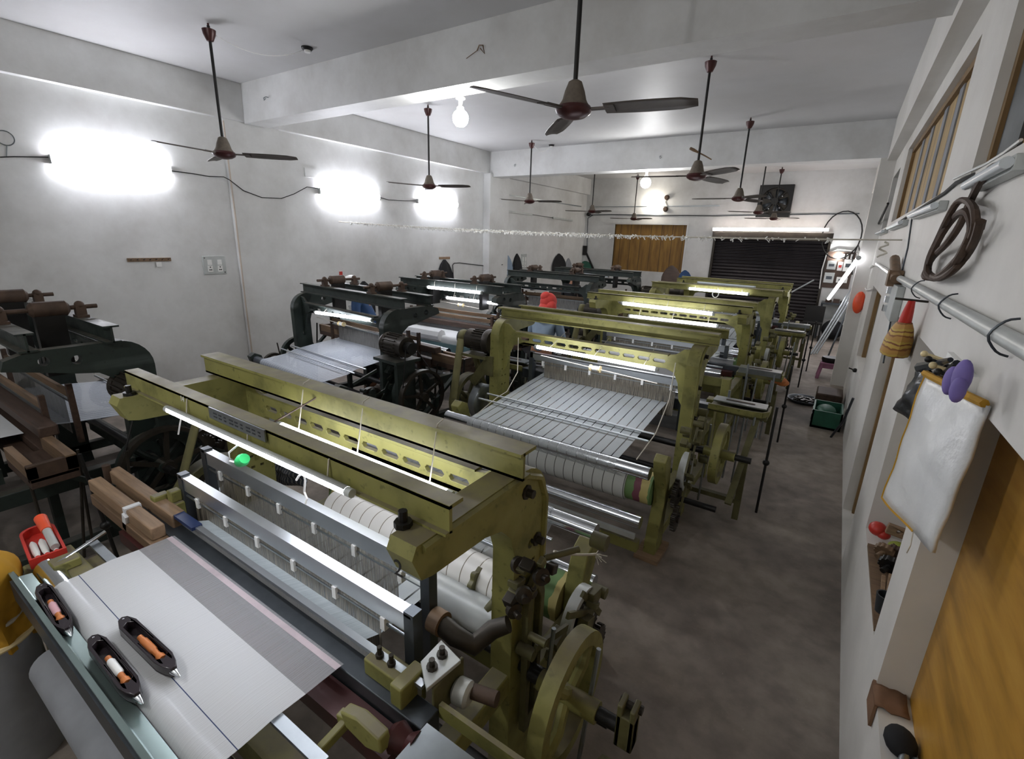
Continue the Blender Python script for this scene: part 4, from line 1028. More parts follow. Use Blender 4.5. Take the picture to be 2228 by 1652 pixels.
# switch box with sockets on the aisle wall
p = at(1975, 625, 'x', XR)
t = thing('switch_box', 'white switch box under the end of the conduit pipe', 'switch box', tuple(at(1950, 628, 'x', XR)))
MB().box(XR - .05, XR, 4.45, 4.95, 1.80, 2.05).build('box', 'lgrey', t, world=True, bevel=.005)
for k in range(3): MB().box(XR - .075, XR - .05, 4.85, 4.93, 1.83 + .07 * k, 1.88 + .07 * k).build('plug', 'chrome', t, world=True)
tag(MB().tube([at(q[0], q[1], 'x', XR - .012) for q in ((1985, 470), (1975, 540), (1960, 600), (1945, 660), (1930, 740), (1922, 790))], .006, 6).build('wall_cable', 'steeld'), 'thin grey cable dropping down the aisle wall past the switch box', 'cable')
tag(MB().tube([at(q[0], q[1], 'x', XR - .02) for q in ((1915, 580), (1900, 577), (1882, 590), (1876, 615), (1885, 632), (1895, 630))], .009, 6).build('wall_cable', 'white'), 'white cable curling round the end of the chrome conduit', 'cable')
# hand broom
bt, bb = at(1984, 655, 'x', XR - .07), at(1945, 770, 'x', XR - .07)
t = thing('hand_broom', 'hand broom with red grip in a printed yellow sleeve, hung on the aisle wall', 'broom', tuple(bt))
dn = (bb - bt); 
MB().cyl((XR, bt.y + .02, bt.z), (XR - .14, bt.y + .02, bt.z + .005), .006, n=6).build('nail', 'iron', t, world=True)
sec = lambda u, w, d, n=12: [bt + dn * u + Vector((d * math.cos(2 * PI * k / n), w * math.sin(2 * PI * k / n), 0)) for k in range(n + 1)]
MB().grid([sec(0, .016, .016), sec(.2, .03, .025), sec(.38, .04, .03), sec(.40, .042, .03)]).build('grip', 'red', t, world=True)
MB().grid([sec(.38, .045, .034), sec(.5, .08, .05), sec(.7, .12, .065), sec(.95, .145, .07), sec(1.0, .14, .065), sec(1.0, .01, .01)]).build('sleeve', 'print', t, world=True)
# peg board, bags and sack
pa, pb = at(2072, 778, 'x', XR), at(2130, 832, 'x', XR)
t = thing('peg_rail', 'white rail of coat pegs above the white sack', 'peg rail', tuple(pa))
MB().box(XR - .018, XR, pb.y, pa.y, pa.z - .04, pa.z + .02).build('rail', 'white', t, world=True)
for k in range(4):
    y = pa.y + (pb.y - pa.y) * (k + .5) / 4; MB().cyl((XR - .015, y, pa.z - .01), (XR - .09, y, pa.z + .01), .007, n=8).sphere((XR - .09, y, pa.z + .01), .012).build('peg', ('cream', 'black')[k % 2], t, world=True)
def quadsheet(A, B, C, D, bulge, n=12, seed=1, wr=.008):
    R = random.Random(seed); A, B, C, D = map(Vector, (A, B, C, D)); rows = []
    nrm = (B - A).cross(D - A).normalized(); ph = [R.uniform(0, 6) for _ in range(4)]
    if nrm.x > 0: nrm = -nrm
    for i in range(n + 1):
        v = i / n; row = []
        for k in range(n + 1):
            u = k / n; p = A.lerp(B, u).lerp(D.lerp(C, u), v)
            row.append(p + nrm * (bulge * 16 * u * (1 - u) * v * (1 - v) + wr * math.sin(9 * u + 5 * v + ph[0]) + wr * .7 * math.sin(17 * v - 6 * u + ph[1])))
        rows.append(row)
    return rows
t = thing('sack', 'white woven plastic sack with yellow hem hanging from the pegs', 'sack', tuple(at(2080, 850, 'x', .36)))
A, B, C, D = at(2015, 815, 'x', .325), at(2143, 882, 'x', .392), at(2026, 1203, 'x', .375), at(1918, 1083, 'x', .285)
rows = quadsheet(A, B, C, D, .02, 12, 1, .003)
MB().grid(rows).build('body', 'sackm', t, world=True, solid=.012)
MB().tube([r + Vector((-.004, 0, .004)) for r in rows[0]], .012, 6).build('hem', 'mustard', t, world=True)
MB().tube([r[0] for r in rows] + [r for r in rows[-1]][:9], .004, 6).build('seam', 'mustard', t, world=True)
MB().tube([rows[-1][8], rows[-1][8] + Vector((0, -.02, -.04)), rows[-1][8] + Vector((0, .0, -.08))], .002, 5).build('thread', 'cord', t, world=True)
t = thing('polythene_bag', 'black polythene bag hanging left of the white sack', 'bag', tuple(at(1985, 850, 'x', .34)))
A, B, C, D = at(2004, 800, 'x', .335), at(2046, 815, 'x', .36), at(1999, 925, 'x', .345), at(1940, 889, 'x', .31)
MB().grid(quadsheet(A, B, C, D, .02, 10, 4, .006)).build('body', 'blackbag', t, world=True, solid=.02)
MB().tube([A, at(2045, 790, 'x', .35), at(2068, 783, 'x', .34)], [.022, .014, .008], 8).tube([B, at(2062, 815, 'x', .36), at(2082, 790, 'x', .35)], [.022, .018, .010], 8).build('handle', 'blackbag', t, world=True)
p0 = at(2112, 815, 'x', .335); tag(MB().sphere((p0.x - .015, p0.y, p0.z - .01), .042, (.5, .8, 1.15)).sphere((p0.x - .03, p0.y + .03, p0.z - .03), .034, (.5, .8, 1.2)).sphere((p0.x - .02, p0.y - .025, p0.z - .04), .03, (.6, .7, 1.2)).build('cloth_bundle', 'purple'), 'small purple cloth bundle hanging from the pegs above the white sack', 'cloth')
# spare parts in the niche
tag(MB().sphere((.452, 3.24, .745), .045, (1, 1.1, .9)).sphere((.48, 3.22, .73), .035, (1, 1, .8)).build('cloth_lump', 'red'), 'red cloth lump at the far end of the niche', 'cloth')
tag(MB().sphere((.54, 3.10, .735), .045, (1.1, 1.1, .6)).build('cloth_lump', 'lime'), 'lime green cloth in the niche under the orange block', 'cloth')
o = MB().prism([(-.055, -.03), (.055, -.03), (.06, .0), (.05, .03), (-.055, .03)], -.015, .015, 'y', [circ(-.0, .004, .011, 10), circ(.032, -.006, .011, 10)])
Mx = Matrix.Translation((.535, 3.18, .79)) @ Matrix.Rotation(.12, 4, 'Y'); o.v = [Mx @ v for v in o.v]
tag(o.build('drilled_block', 'wood', bevel=.004), 'orange wooden block with two round holes in the niche', 'block')
def heap(nm, lab, m, c, r, cat='part'):
    c = Vector(c); tag(MB().gear(c, (.3, 1, .4), r, .03, 12).cbox(c + Vector((.01, .03, -.02)), (.07, .06, .05), Matrix.Rotation(.5, 4, 'Y')).cyl(c + Vector((-.03, -.05, -.02)), c + Vector((.04, .06, .01)), .014, n=10).build(nm, m), lab, cat)
heap('machine_part', 'large dark machine part in the middle of the niche', 'black', (.485, 2.86, .75), .05)
heap('machine_part', 'grimy pale wooden part just behind the dark one in the niche', 'woodg', (.47, 3.00, .745), .045)
heap('machine_part', 'brown part at the back of the niche beside the lime cloth', 'rust', (.52, 3.02, .745), .04)
tag(MB().lathe([(.03, 0), (.04, .09), (.034, .09), (.028, .01)], (.445, 2.50, .70), (0, 0, 1), 14).build('cup', 'steeld'), 'dark cup at the near end of the niche', 'cup')
for k in range(3): tag(MB().bar((.45 + .018 * k, 2.62, .71 + .012 * k), (.46 + .025 * k, 2.78, .72 + .02 * k), .016, .012).build('picker_stick', 'wood'), 'short wooden stick in the niche above the dark cup', 'stick', 'sticks in the niche')
p = at(1860, 806, 'x', XR - .02); tag(MB().sphere(p, .035, (.8, 1, .8)).cyl(p, p + Vector((-.07, 0, .02)), .008, n=8).build('valve', 'black'), 'small black valve on the aisle wall by the far opening', 'valve')
tag(MB().box(XR + .0, XR + .22, 2.36, 3.12, .68, .70).build('scrap_heap', 'woodg'), 'grimy board lying along the bottom of the niche', 'plate')
# torn cardboard and tools on the near sill
p = at(1903, 1500, 'x', XR)
t = thing('cardboard', 'torn brown cardboard folded over the near sill', 'cardboard', (XR, 2.0, .66))
MB().box(XR - .012, XR - .002, 1.93, 2.06, .57, .668).build('flap', 'card', t, world=True)
MB().grid([[(XR - .012 + .026 * i, 1.93 + .13 * k / 4 + .008 * math.sin(3 * i + k), .668 + .006 * math.sin(2 * i + 2 * k)) for k in range(5)] for i in range(5)]).build('sheet', 'card', t, world=True, solid=.006)
p = at(1955, 1600, 'x', XR + .1)
tag(MB().sphere((XR + .052, 1.79, .69), .048, (1.0, 1.3, .8)).build('cap', 'blacktx'), 'black cloth cap on the near sill', 'cap')
for k in range(2): tag(MB().cyl((XR + .04 + .032 * k, 1.66, .68), (XR + .06 + .032 * k, 1.74, .69), .014, n=12).cyl((XR + .03 + .032 * k, 1.62, .676), (XR + .04 + .032 * k, 1.66, .68), .015, n=12).build('spindle', 'steel'), 'short metal spindle lying on the near sill by the cap', 'spindle', 'spindles on the near sill')

# ------------------------------------------------------------------ fittings of the nearest loom
g = G1
MB().prism([(.262, .935), (.272, .935), (.285, .905), (.322, .898), (.326, .906), (.288, .913), (.278, .945), (.262, .945)], -2.56, -.72, 'x').build('shuttle_tray', 'glassy', g, world=True)
MB().prism([(.255, .84), (.30, .84), (.30, .90), (.272, .93), (.255, .93)], -2.52, -.76, 'x').build('tray_rail', 'steeld', g, world=True)
MB().cyl((-2.12, 1.48, .83), (-.90, 1.48, .83), .088, n=32).build('banded_beam', 'ringed', g, world=True)
MB().cyl((-2.45, 1.34, .775), (-.87, 1.34, .775), .075, n=28).build('tension_roller', 'lgrey', g, world=True)
MB().cyl((-2.2, 1.58, .93), (-.85, 1.58, .93), .011, n=10).build('lease_rod', 'steel', g, world=True)
k = MB(); c = at(1038, 1262, 'y', 1.42)
k.prism([(c.y + .05 * (1 + .16 * math.cos(6 * t)) * math.cos(t), c.z + .05 * (1 + .16 * math.cos(6 * t)) * math.sin(t)) for t in [2 * PI * i / 48 for i in range(48)]], c.x - .012, c.x + .012, 'x').build('star_knob', 'olived', g, bevel=.004, world=True)
MB().cyl(c, c + Vector((.22, 0, 0)), .011, n=10).build('knob_spindle', 'iron', g, world=True)
# left: timber shuttle box, casting, blue tape
for y, x0, x1, z0, z1 in ((.735, -3.2, -2.42, .90, .965), (.835, -3.24, -2.45, .90, .975)):
    w = MB().box(x0, x1, y - .03, y + .03, z0, z1).build('shuttle_box_side', 'wood', g, bevel=.006, world=True)
MB().box(-3.15, -2.4, .69, .86, .84, .90).build('shuttle_box_base', 'woodg', g, bevel=.004, world=True)
MB().box(-2.72, -2.69, .70, .77, .895, .972).cbox((-2.70, .70, .90), (.04, .02, .09), Matrix.Rotation(.3, 4, 'Y')).build('rag_tie', 'cloth', g, world=True)
MB().cyl((-3.22, .80, .9), (-3.22, .80, 1.01), .02, n=10).build('stop_peg', 'rust', g, world=True)
c = at(365, 1090, 'z', .97)
MB().box(c.x - .07, c.x + .07, c.y - .05, c.y + .05, .86, .97).box(c.x - .07, c.x - .02, c.y - .05, c.y + .02, .97, 1.0).box(c.x, c.x + .05, c.y + .0, c.y + .05, .97, 1.03).build('cast_bracket', 'olive', g, bevel=.006, world=True)
text('lettering', 'AJA', .045, ROOTM[g.name].inverted() @ Vector((c.x + .02, c.y - .0515, .925)), (PI / 2, 0, 0), 'black', g)
MB().box(-2.50, -2.27, .815, .86, .955, .972).build('blue_tape', 'blue', g, world=True)
# arm number, beam number and maker plate
text('arm_number', '2', .07, ROOTM[g.name].inverted() @ Vector((-.835, .7525, 1.445)), (PI / 2, 0, 0), 'black', g)
c = at(399, 868, 'y', .857); text('beam_number', '14', .034, ROOTM[g.name].inverted() @ Vector((c.x, .8525, c.z)), (PI / 2, 0, 0), 'white', g)
a, b = at(456, 893, 'y', .854), at(578, 948, 'y', .854)
pl = MB().box(a.x, b.x, .850, .856, a.z - .03, a.z + .016).build('maker_plate', 'steel', g, world=True)
for kk in range(9):
    x = a.x + .05 + (b.x - a.x - .08) * kk / 8
    for r in range(2): MB().box(x - .012, x + .014 - .006 * (kk % 3), .8485, .851, a.z - .004 - .014 * r, a.z + .001 - .014 * r).build('engraving', 'steeld', pl, world=True)
# right: brackets of the sley end
c = at(840, 1436, 'z', .97)
br = MB().box(c.x - .07, c.x + .08, c.y - .035, c.y + .035, .90, .965).build('sley_bracket', 'olive', g, bevel=.006, world=True)
for dx in (-.03, .025): MB().lathe([(.014, 0), (.014, .012), (.008, .012), (.008, .04)], (c.x + dx, c.y, .965), (0, 0, 1), 8).build('stud', 'iron', br, world=True)
MB().box(c.x + .08, c.x + .13, c.y - .06, c.y + .05, .85, .98).build('sley_cheek', 'olive', g, bevel=.006, world=True)
tp = [at(*q, 'z', .985) for q in ((960, 1393), (1003, 1437), (928, 1500), (915, 1440))]
wp_ = MB().prism([(q.x, q.y) for q in tp], .972, .986, 'z').build('triangle_plate', 'lgrey', g, world=True, bevel=.002)
for q in ((962, 1425), (940, 1452)):
    q = at(*q, 'z', .99); MB().lathe([(.018, 0), (.018, .012), (.010, .012), (.010, .035)], (q.x, q.y, .986), (0, 0, 1), 8).build('stud', 'iron', wp_, world=True)
MB().box(tp[2].x, tp[0].x + .1, tp[2].y + .02, tp[0].y, .84, .972).build('plate_support', 'olived', g, bevel=.004, world=True)
c = at(1000, 1390, 'z', .93)
MB().tube([c + Vector((-.09, .0, .02)), c + Vector((-.02, 0, .0)), c + Vector((.04, .03, -.03)), c + Vector((.07, .10, .0)), c + Vector((.12, .13, .03))], [.034, .036, .036, .034, .03], 12).build('crank_arm', 'iron', g, world=True)
MB().ring(c + Vector((-.10, 0, .02)), (1, 0, 0), .045, .03, .05, 20).build('crank_collar', 'woodg', g, world=True)
c = at(1000, 1500, 'z', .90)
MB().cyl(c + Vector((-.1, 0, -.02)), c + Vector((.12, .04, 0)), .024, n=12).build('rocker_shaft', 'rust', g, world=True)
MB().lathe([(.03, 0), (.042, .01), (.042, .05), (.03, .06)], c + Vector((-.02, .0, -.01)), (1, .15, 0), 14).build('rocker_collar', 'lgrey', g, world=True)
c = at(870, 1608, 'z', .90)
MB().lathe([(.03, -.03), (.045, -.01), (.03, .03), (.05, .06)], c, (1, .1, 0), 16).build('red_cap', 'maroon', g, world=True)['label'] = 'dull red cap'
o = MB().prism([(.0, -.02), (.10, -.035), (.16, -.01), (.15, .035), (.05, .045), (-.02, .02)], -.02, .02, 'y').build('weft_fork', 'olive', g, bevel=.006)
o.location = ROOTM[g.name].inverted() @ (at(800, 1590, 'z', .92) - Vector((.08, 0, 0)))
MB().bar(at(690, 1640, 'z', .86), at(760, 1565, 'z', .90), .025, .03).bar(at(740, 1555, 'z', .90), at(830, 1598, 'z', .92), .03, .03).build('fork_lever', 'olive', g, world=True, bevel=.004)
for a_, b_, r_ in (((1075, 1290), (1165, 1220), .016), ((1060, 1330), (1110, 1270), .02), ((1100, 1210), (1100, 1260), .014), ((1130, 1300), (1180, 1235), .02), ((1185, 1215), (1260, 1195), .012)):
    MB().cyl(at(*a_, 'y', 1.32), at(*b_, 'y', 1.42), r_, n=10).build('linkage_pin', 'olived', g, world=True)
for q, r_ in (((1110, 1262), .03), ((1138, 1236), .032), ((1080, 1300), .028), ((1150, 1290), .034), ((1120, 1225), .02)):
    MB().sphere(at(*q, 'y', 1.34), r_, (.6, 1, 1)).build('linkage_boss', 'iron', g, world=True)
# knotted cord on the rear stand
ra_, rb_ = at(1205, 1200, 'y', 1.70), at(1296, 1206, 'y', 1.92)
kn = MB().tube(sag(ra_, rb_, .01), .006, 6); R = random.Random(2)
for i in range(9): kn.tube([rb_, rb_ + Vector((R.uniform(.0, .05), R.uniform(-.02, .03), R.uniform(-.05, .03)))], .002, 5)
kn.build('knotted_cord', 'cord', g, world=True)
# loose cords and plug of the front tube
tl = bpy.data.objects['tube_lamp']
def cord(pts, y, r=.003, par=None, nm='loose_cord', m='white'): return MB().tube([at(*q, 'y', y + d) for q, d in pts], r, 6).build(nm, m, par, world=True)
cord([((560, 962), 0), ((522, 965), -.01), ((498, 985), -.01), ((500, 1003), -.01), ((518, 1008), -.01)], .88, .004, tl)
MB().lathe([(.012, 0), (.022, .01), (.026, .04), (.02, .06)], at(520, 1007, 'y', .87), at(550, 985, 'y', .87) - at(520, 1007, 'y', .87), 14).build('plug', 'plugg', tl, world=True)
cord([((660, 1030), 0), ((664, 1045), .01), ((662, 1070), .02), ((668, 1085), .02), ((665, 1096), .02)], .88, .004, tl)
cord([((660, 1030), 0), ((650, 1036), 0), ((645, 1045), .0)], .88, .004, tl)
cord([((395, 905), 0), ((392, 920), 0), ((388, 945), 0)], .90, .004, tl)
t2 = bpy.data.objects['tube_lamp.001']
MB().tube([at(590, 922, 'y', 1.15), at(620, 905, 'y', 1.17), at(660, 882, 'y', 1.2), at(712, 851, 'y', 1.26)], .004, 6).build('feed_wire', 'rust', t2, world=True)

# shuttles
def shuttle(label, A, B, yarn, z):
    A, B = Vector(A), Vector(B); A.z = B.z = z; d = B - A; L = d.length; a = math.atan2(d.y, d.x)
    t = thing('shuttle', label, 'shuttle', tuple((A + B) / 2), a, 'weaving shuttles on the nearest loom')
    h = L / 2; w = .026
    out = [(-h + .02, 0), (-h + .03, w * .55), (-h + .07, w), (h - .09, w), (h - .05, w * .7), (h - .022, w * .3), (h - .022, -w * .3), (h - .05, -w * .7), (h - .09, -w), (-h + .07, -w), (-h + .03, -w * .55)]
    slot = [(-h * .62, -w * .62), (h * .52, -w * .62), (h * .58, 0), (h * .52, w * .62), (-h * .62, w * .62), (-h * .7, 0)]
    MB().prism(out, -.014, .018, 'z', [slot]).prism(out, -.018, -.013, 'z').build('body', 'shuttleb', t, bevel=.005)
    MB().lathe([(.012, 0), (.010, .012), (.003, .04), (0, .043)], (h - .03, 0, 0), (1, 0, 0), 12).build('tip', 'chrome', t)
    MB().sphere((-h + .035, 0, .012), .007).build('eyelet', 'chrome', t)
    b = MB().cyl((-h * .25, 0, .004), (h * .5, 0, .004), .009, n=12).lathe([(.009, 0), (.013, .01), (.013, .03)], (h * .38, 0, .004), (1, 0, 0), 12).build('bobbin', 'orangew', t)
    MB().lathe([(.006, 0), (.0125, .02), (.0125, h * .42), (.009, h * .46)], (-h * .2, 0, .004), (1, 0, 0), 12).build('yarn', yarn, b)
shuttle('dark shuttle with pink yarn lying in the metal tray, partly under the roller end', at(88, 1276, 'z', .925), at(153, 1384, 'z', .925), 'pinky', .93)
shuttle('dark shuttle with white yarn lying over the edge of the metal tray', at(198, 1388, 'z', .94), at(308, 1530, 'z', .94), 'white', .945)
shuttle('dark shuttle with orange bobbin lying on the white cloth', at(261, 1347, 'z', .955), at(388, 1470, 'z', .955), 'orangew', .956)
# bobbin tray beside the cloth
c = at(95, 1190, 'z', .90)
t = thing('bobbin_tray', 'red bottomed tray holding bobbins at the left end of the nearest loom', 'tray', tuple(c))
Rt = Matrix.Translation(c) @ Matrix.Rotation(-.1, 4, 'Z')
o = MB(); out = arc(-.12, 0, .06, 90, 270, 8) + [(.14, -.06), (.14, .06)]; inn = arc(-.115, 0, .05, 90, 270, 8) + [(.13, -.05), (.13, .05)]
o.prism(out, -.01, .03, 'z', [inn]).prism(out, -.015, -.008, 'z'); o.v = [Rt @ v for v in o.v]; o.build('tray', 'red', t, world=True)
for kk, (lab, m) in enumerate((('white bobbin nearest the red handle in the bobbin tray', 'white'), ('white bobbin in the middle of the bobbin tray', 'white'), ('white bobbin at the outer side of the bobbin tray', 'white'))):
    y = .03 - .03 * kk; A = Rt @ Vector((-.06, y, .008)); B = Rt @ Vector((.10, y, .012))
    b = thing('bobbin', lab, 'bobbin', tuple(A), 0, 'white bobbins in the tray')
    MB().lathe([(.006, 0), (.013, .03), (.013, .12), (.008, .16)], A, B - A, 12).build('yarn', m, b, world=True); MB().cyl(B, B + (B - A).normalized() * .03, .008, n=10).build('tip', 'red', b, world=True)
c2 = at(88, 1128, 'z', .97); c3 = at(120, 1190, 'z', .93)
t = thing('lever', 'starting lever with an orange rubber grip behind the bobbin tray', 'lever', tuple(c3))
MB().cyl(c3, c2.lerp(c3, .4), .016, n=12).build('rod', 'lgrey', t, world=True); MB().cyl(c2.lerp(c3, .45), c2, .02, .024, n=14).build('grip', 'orange', t, world=True)
MB().cyl(at(118, 1232, 'z', .93), at(228, 1158, 'z', .95), .009, n=10).build('temple_rod', 'chrome', g, world=True)
c = at(150, 1225, 'z', .90); MB().box(c.x - .16, c.x + .14, c.y - .05, c.y + .05, .83, .90).box(c.x - .02, c.x + .06, c.y - .06, c.y + .03, .90, .94).build('roller_bracket', 'olive', g, world=True, bevel=.006)
# sack on a cloth wrapped drum, and the checked cloth behind the healds
dx, dy = -2.70, .165
t = thing('drum', 'grey cloth wrapped drum standing before the nearest loom', 'drum', (dx, dy, 0))
MB().lathe([(.15, 0), (.155, .3), (.15, .5), (.145, .62), (.135, .62), (.138, .5)], (0, 0, 0), (0, 0, 1), 26).build('body', 'greycloth', t)
MB().tube([(.142 * math.cos(k * PI / 12), .142 * math.sin(k * PI / 12), .62) for k in range(24)], .012, 6, closed=True).build('rim', 'cream', t)
t = thing('sack', 'mustard yellow sack stuffed into the grey drum', 'sack', (dx, dy + .02, .54))
pr = [(.02, .0), (.12, .03), (.12, .10), (.095, .17), (.12, .26), (.13, .34), (.115, .42), (.06, .48), (.005, .49)]
MB().grid([[((v.x * (1 + .07 * math.sin(6 * a + 9 * v.y) + .04 * math.sin(11 * a - 7 * v.y))) * math.cos(a) + .1 * v.y, (v.x * (1 + .07 * math.sin(6 * a + 9 * v.y))) * math.sin(a), v.y) for a in [2 * PI * q / 40 for q in range(41)]] for v in smooth([(p_[0], p_[1], 0) for p_ in pr], 3)]).build('body', 'mustard', t)
MB().tube([(.105 * math.cos(k * PI / 12), .105 * math.sin(k * PI / 12), .165 + .006 * math.sin(5 * k)) for k in range(24)], .009, 6, closed=True).build('tie', 'cord', t)
A, B, C, D = at(588, 1003, 'y', 1.75), at(646, 1010, 'y', 1.62), at(662, 1062, 'y', 1.62), at(596, 1050, 'y', 1.75)
tag(MB().grid(quadsheet(A, B, C, D, .03, 10, 6, .01)).build('checked_cloth', 'check', solid=.02), 'dark checked cloth hanging behind the healds of the nearest loom', 'cloth')

# spools threaded on cords across the looms
def spool(label, px, y, halfw, root, m='cream'):
    c = at(*px, 'y', y)
    t = thing('thread_spool', label, 'spool', tuple(c), 0, 'spools on cords across the looms')
    MB().lathe([(.03, 0), (.03, .012), (.016, .02), (.016, .08), (.03, .088), (.03, .1)], c - Vector((.05, 0, 0)), (1, 0, 0), 18).build('spool', m, t, world=True)
    MB().lathe([(.017, 0), (.022, .004), (.022, .054), (.017, .058)], c - Vector((.029, 0, 0)), (1, 0, 0), 16).build('yarn', 'white', t, world=True)
    MB().cyl(c - Vector((halfw, 0, -.03)), c + Vector((halfw, 0, -.03)), .004, n=6).build('cord', 'cord', t, world=True)
spool('pale spool on a cord under the lit tube of the loom with striped warp', (1295, 802), 3.80, .55, G2)
spool('wooden spool hanging on the black loom beside the nearest olive one', (180, 795), 1.50, .3, B0, 'wood')
spool('pale spool on a cord under the lit tube of the black loom with pale warp', (743, 705), 3.85, .5, B1)
spool('pale spool on a cord below the tubes of the loom with the white roll', (1003, 664), 5.95, .55, B2)
# cords holding the lease rods of the second olive loom
for pts in ([((1128, 735), 3.9), ((1126, 810), 3.6), ((1103, 852), 3.42), ((1080, 866), 3.35), ((1030, 908), 3.12)], [((1470, 790), 3.9), ((1456, 870), 3.6), ((1428, 940), 3.42), ((1422, 950), 3.36), ((1385, 1000), 3.12)]):
    MB().tube([at(*q, 'y', y) for q, y in pts], .004, 6).build('tie_cord', 'cord', G2, world=True)
c = at(1690, 826, 'y', 6.1); tag(MB().sphere(c, .09, (1.2, .8, .5)).sphere(c + Vector((.06, .02, -.03)), .06, (1.2, .8, .7)).build('rag', 'orangew'), 'orange rag lying on the shuttle box of the third olive loom', 'rag')
c = at(1480, 598, 'y', 13.0)
hung('bag', 'brown bag hanging behind the looms before the boarded window', 'bag', at(1462, 578, 'y', 13.2), .5, .62, 'woodd', (0, -1, 0))
hung('bag', 'navy cloth bag hanging right of the brown bag', 'bag', at(1491, 588, 'y', 13.2), .34, .42, 'navy', (0, -1, 0))

# strap, crank clamp and heavier cluster on the right frame of the nearest loom
MB().prism([(1.30, .35), (1.40, .35), (1.41, .98), (1.39, 1.06), (1.35, 1.09), (1.31, 1.06), (1.29, .98)], -.765, -.735, 'x', [[(1.325, .42), (1.375, .42), (1.38, .97), (1.35, 1.03), (1.32, .97)]]).build('guide_strap', 'olived', G1, world=True, bevel=.004)
MB().box(-.365, -.30, 1.28, 1.33, .60, .74).box(-.365, -.345, 1.28, 1.345, .60, .78).box(-.32, -.30, 1.28, 1.345, .60, .78).build('crank_clamp', 'olived', G1, world=True, bevel=.005)
MB().cyl((-.37, 1.33, .755), (-.29, 1.33, .755), .016, n=8).build('clamp_bolt', 'iron', G1, world=True)
R = random.Random(8)
for k in range(14):
    c = at(R.uniform(1075, 1200), R.uniform(1215, 1320), 'y', R.uniform(1.22, 1.34)); c.x = max(c.x, -.78)
    if k % 3: MB().cbox(c, (R.uniform(.02, .05), R.uniform(.02, .06), R.uniform(.02, .05)), Matrix.Rotation(R.uniform(-.6, .6), 4, 'X')).build('regulator_lug', ('olived', 'iron')[k % 2], G1, world=True, bevel=.003)
    else: MB().lathe([(.02, 0), (.03, .01), (.03, .03), (.012, .035), (.012, .06)], c, (R.uniform(.2, 1), R.uniform(-.5, .5), R.uniform(-.2, .8)), 12).build('regulator_knob', 'iron', G1, world=True)

# ------------------------------------------------------------------ people
def skin_mesh(name, pts, edges, rad, mat, parent, root=0, sub=2):
    me = bpy.data.meshes.new(name); me.from_pydata([tuple(p) for p in pts], edges, [])
    o = bpy.data.objects.new(name, me); COL.objects.link(o)
    sk = o.modifiers.new('Skin', 'SKIN'); sk.use_smooth_shade = True; sk.branch_smoothing = .4
    for i, v in enumerate(me.skin_vertices[0].data):
        r = rad[i]; v.radius = (r, r) if not isinstance(r, tuple) else r; v.use_root = (i == root)
    s = o.modifiers.new('Sub', 'SUBSURF'); s.levels = sub; s.render_levels = sub
    me.materials.append(M[mat]); o.parent = parent; return o


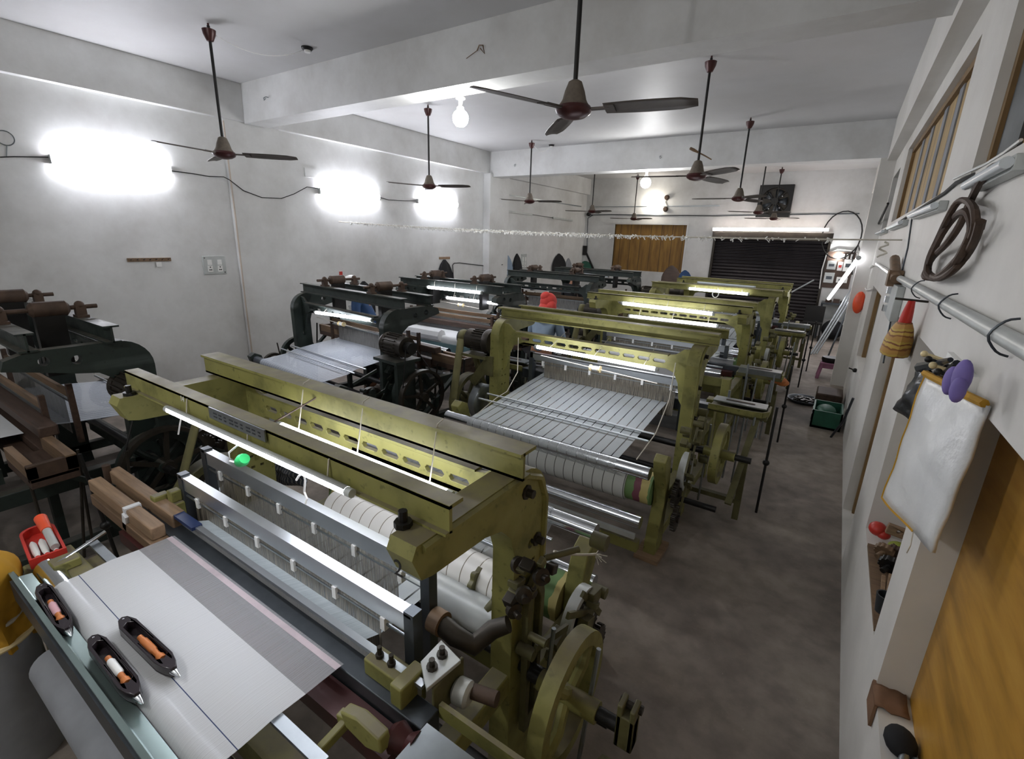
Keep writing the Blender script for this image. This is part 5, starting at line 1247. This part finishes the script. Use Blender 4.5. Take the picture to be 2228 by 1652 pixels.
def person(label, loc, rz, lean, side, top, arms, hair, low='blacktx', h=1.62):
    k = h / 1.7
    t = thing('person', label, 'person', loc, rz, None, (k, k, k))
    L = Matrix.Translation((0, 0, .95)) @ Matrix.Rotation(lean, 4, 'X') @ Matrix.Rotation(side, 4, 'Y') @ Matrix.Translation((0, 0, -.95))
    up = lambda *p: L @ Vector(p)
    P, E_, Rr = [], [], []
    def add(p, r, par=None):
        P.append(Vector(p)); Rr.append(r)
        if par is not None: E_.append((par, len(P) - 1))
        return len(P) - 1
    pel = add((0, 0, .95), .13); wa = add(up(0, 0, 1.10), .125, pel); ch = add(up(0, 0, 1.30), .145, wa); nb = add(up(0, 0, 1.44), .07, ch)
    nk = add(up(0, -.02, 1.50), .052, nb); hd = add(up(0, -.035, 1.58), .082, nk); h2 = add(up(0, -.02, 1.65), .082, hd)
    arms3 = []
    for s in (-1, 1):
        hp = add((s * .10, 0, .90), .09, pel); kn = add((s * .11, -.02, .50), .058, hp); an = add((s * .11, .02, .09), .040, kn); add((s * .12, -.14, .035), .035, an)
        sh = add(up(s * .18, 0, 1.40), .058, ch); el = add(up(s * .24, arms[0], 1.16), .043, sh)
        w0 = up(s * .20, arms[1], 1.06 + arms[2]); wr = add(w0, .030, el); arms3.append((sh, el, wr))
        d = (w0 - P[el]).normalized(); pm = add(w0 + d * .06, .034, wr)
        sd = d.cross(Vector((0, 0, 1))).normalized()
        for q, ln in ((-.026, .055), (-.009, .065), (.009, .06), (.026, .048)):
            f = add(w0 + d * .10 + sd * q, .010, pm); add(w0 + d * (.10 + ln) + sd * q - Vector((0, 0, .015)), .008, f)
        th = add(w0 + d * .05 - sd * .04 * s - Vector((0, 0, .01)), .011, pm); add(w0 + d * .09 - sd * .05 * s - Vector((0, 0, .02)), .009, th)
    b = skin_mesh('body', P, E_, Rr, 'skin', t)
    f = MB().sphere(up(0, -.135, 1.585), .016, (.8, 1, 1.5))
    f.build('nose', 'skin', t)
    for s in (-1, 1):
        MB().sphere(up(s * .032, -.115, 1.62), .011).build('eye', 'black', t); MB().sphere(up(s * .088, -.02, 1.60), .025, (.4, .7, 1.1)).build('ear', 'skin', t)
    MB().sphere(up(0, -.118, 1.545), .018, (1.2, .5, .35)).build('mouth', 'red', t)
    # clothes: slightly fuller shells over the body
    iP = [0, 1, 2]; sp = [P[0] - Vector((0, 0, .04)), P[1], P[2], up(0, 0, 1.43)]; se = [(0, 1), (1, 2), (2, 3)]; sr = [.155, .15, .165, .085]
    for sh, el, wr in arms3:
        o = len(sp); sp += [P[sh], P[el], P[el].lerp(P[wr], .9)]; sr += [.078, .062, .046]; se += [(2, o), (o, o + 1), (o + 1, o + 2)]
    skin_mesh('shirt', sp, se, sr, top, t)
    tp = [Vector((0, 0, .98)), Vector((-.10, 0, .88)), Vector((-.11, -.02, .5)), Vector((-.11, .02, .1)), Vector((.10, 0, .88)), Vector((.11, -.02, .5)), Vector((.11, .02, .1))]
    skin_mesh('trousers', tp, [(0, 1), (1, 2), (2, 3), (0, 4), (4, 5), (5, 6)], [.15, .11, .085, .07, .11, .085, .07], low, t)
    rot = L.to_3x3()
    if hair == 'scarf':
        MB().sphere(up(0, .005, 1.62), .112, (1, 1.1, 1.1), 18, 12, rot).sphere(up(.02, .06, 1.68), .075, (1, 1, .9), 14, 9, rot).sphere(up(-.07, .05, 1.55), .08, (1, .9, 1.1), 14, 9, rot).build('headscarf', 'scarf', t)
        MB().lathe([(.10, 0), (.13, -.1), (.15, -.17)], up(0, .02, 1.58), rot @ Vector((0, 0, 1)), 18, caps=False).build('scarf_tail', 'scarf', t, solid=.006)
    elif hair == 'cap':
        MB().sphere(up(0, .0, 1.675), .098, (1, 1.08, .75), 18, 10, rot).build('cap', 'white', t)
        MB().sphere(up(0, .02, 1.62), .094, (1, 1, .9), 16, 10, rot).build('hair', 'hair', t)
        MB().bar(up(-.02, -.17, 1.36), up(-.02, -.16, 1.0), .10, .03, rot @ Vector((0, 1, 0))).build('white_front', 'white', t)
    else:
        MB().sphere(up(0, .012, 1.645), .10, (1, 1.08, 1.0), 18, 10, rot).build('hair', 'hair', t)
    return t
p = at(1184, 668, 'y', 5.33)
person('person in a red headscarf and blue grey shirt seen from the back', (p.x, 5.30, 0), PI, .22, 0, 'skyshirt', (-.08, -.30, .02), 'scarf', h=1.62)
p = at(783, 632, 'y', 4.82)
person('man in a white cap and navy sweater bending over the black loom', (p.x + .22, 4.84, 0), -.9, .42, 0, 'navy', (-.1, -.34, .05), 'cap', h=1.72)
p = at(1249, 578, 'y', 9.95)
person('person with dark hair behind the far bottle green loom', (p.x, 9.88, 0), PI, .05, 0, 'blacktx', (-.05, -.2, 0), 'hair', h=1.60)
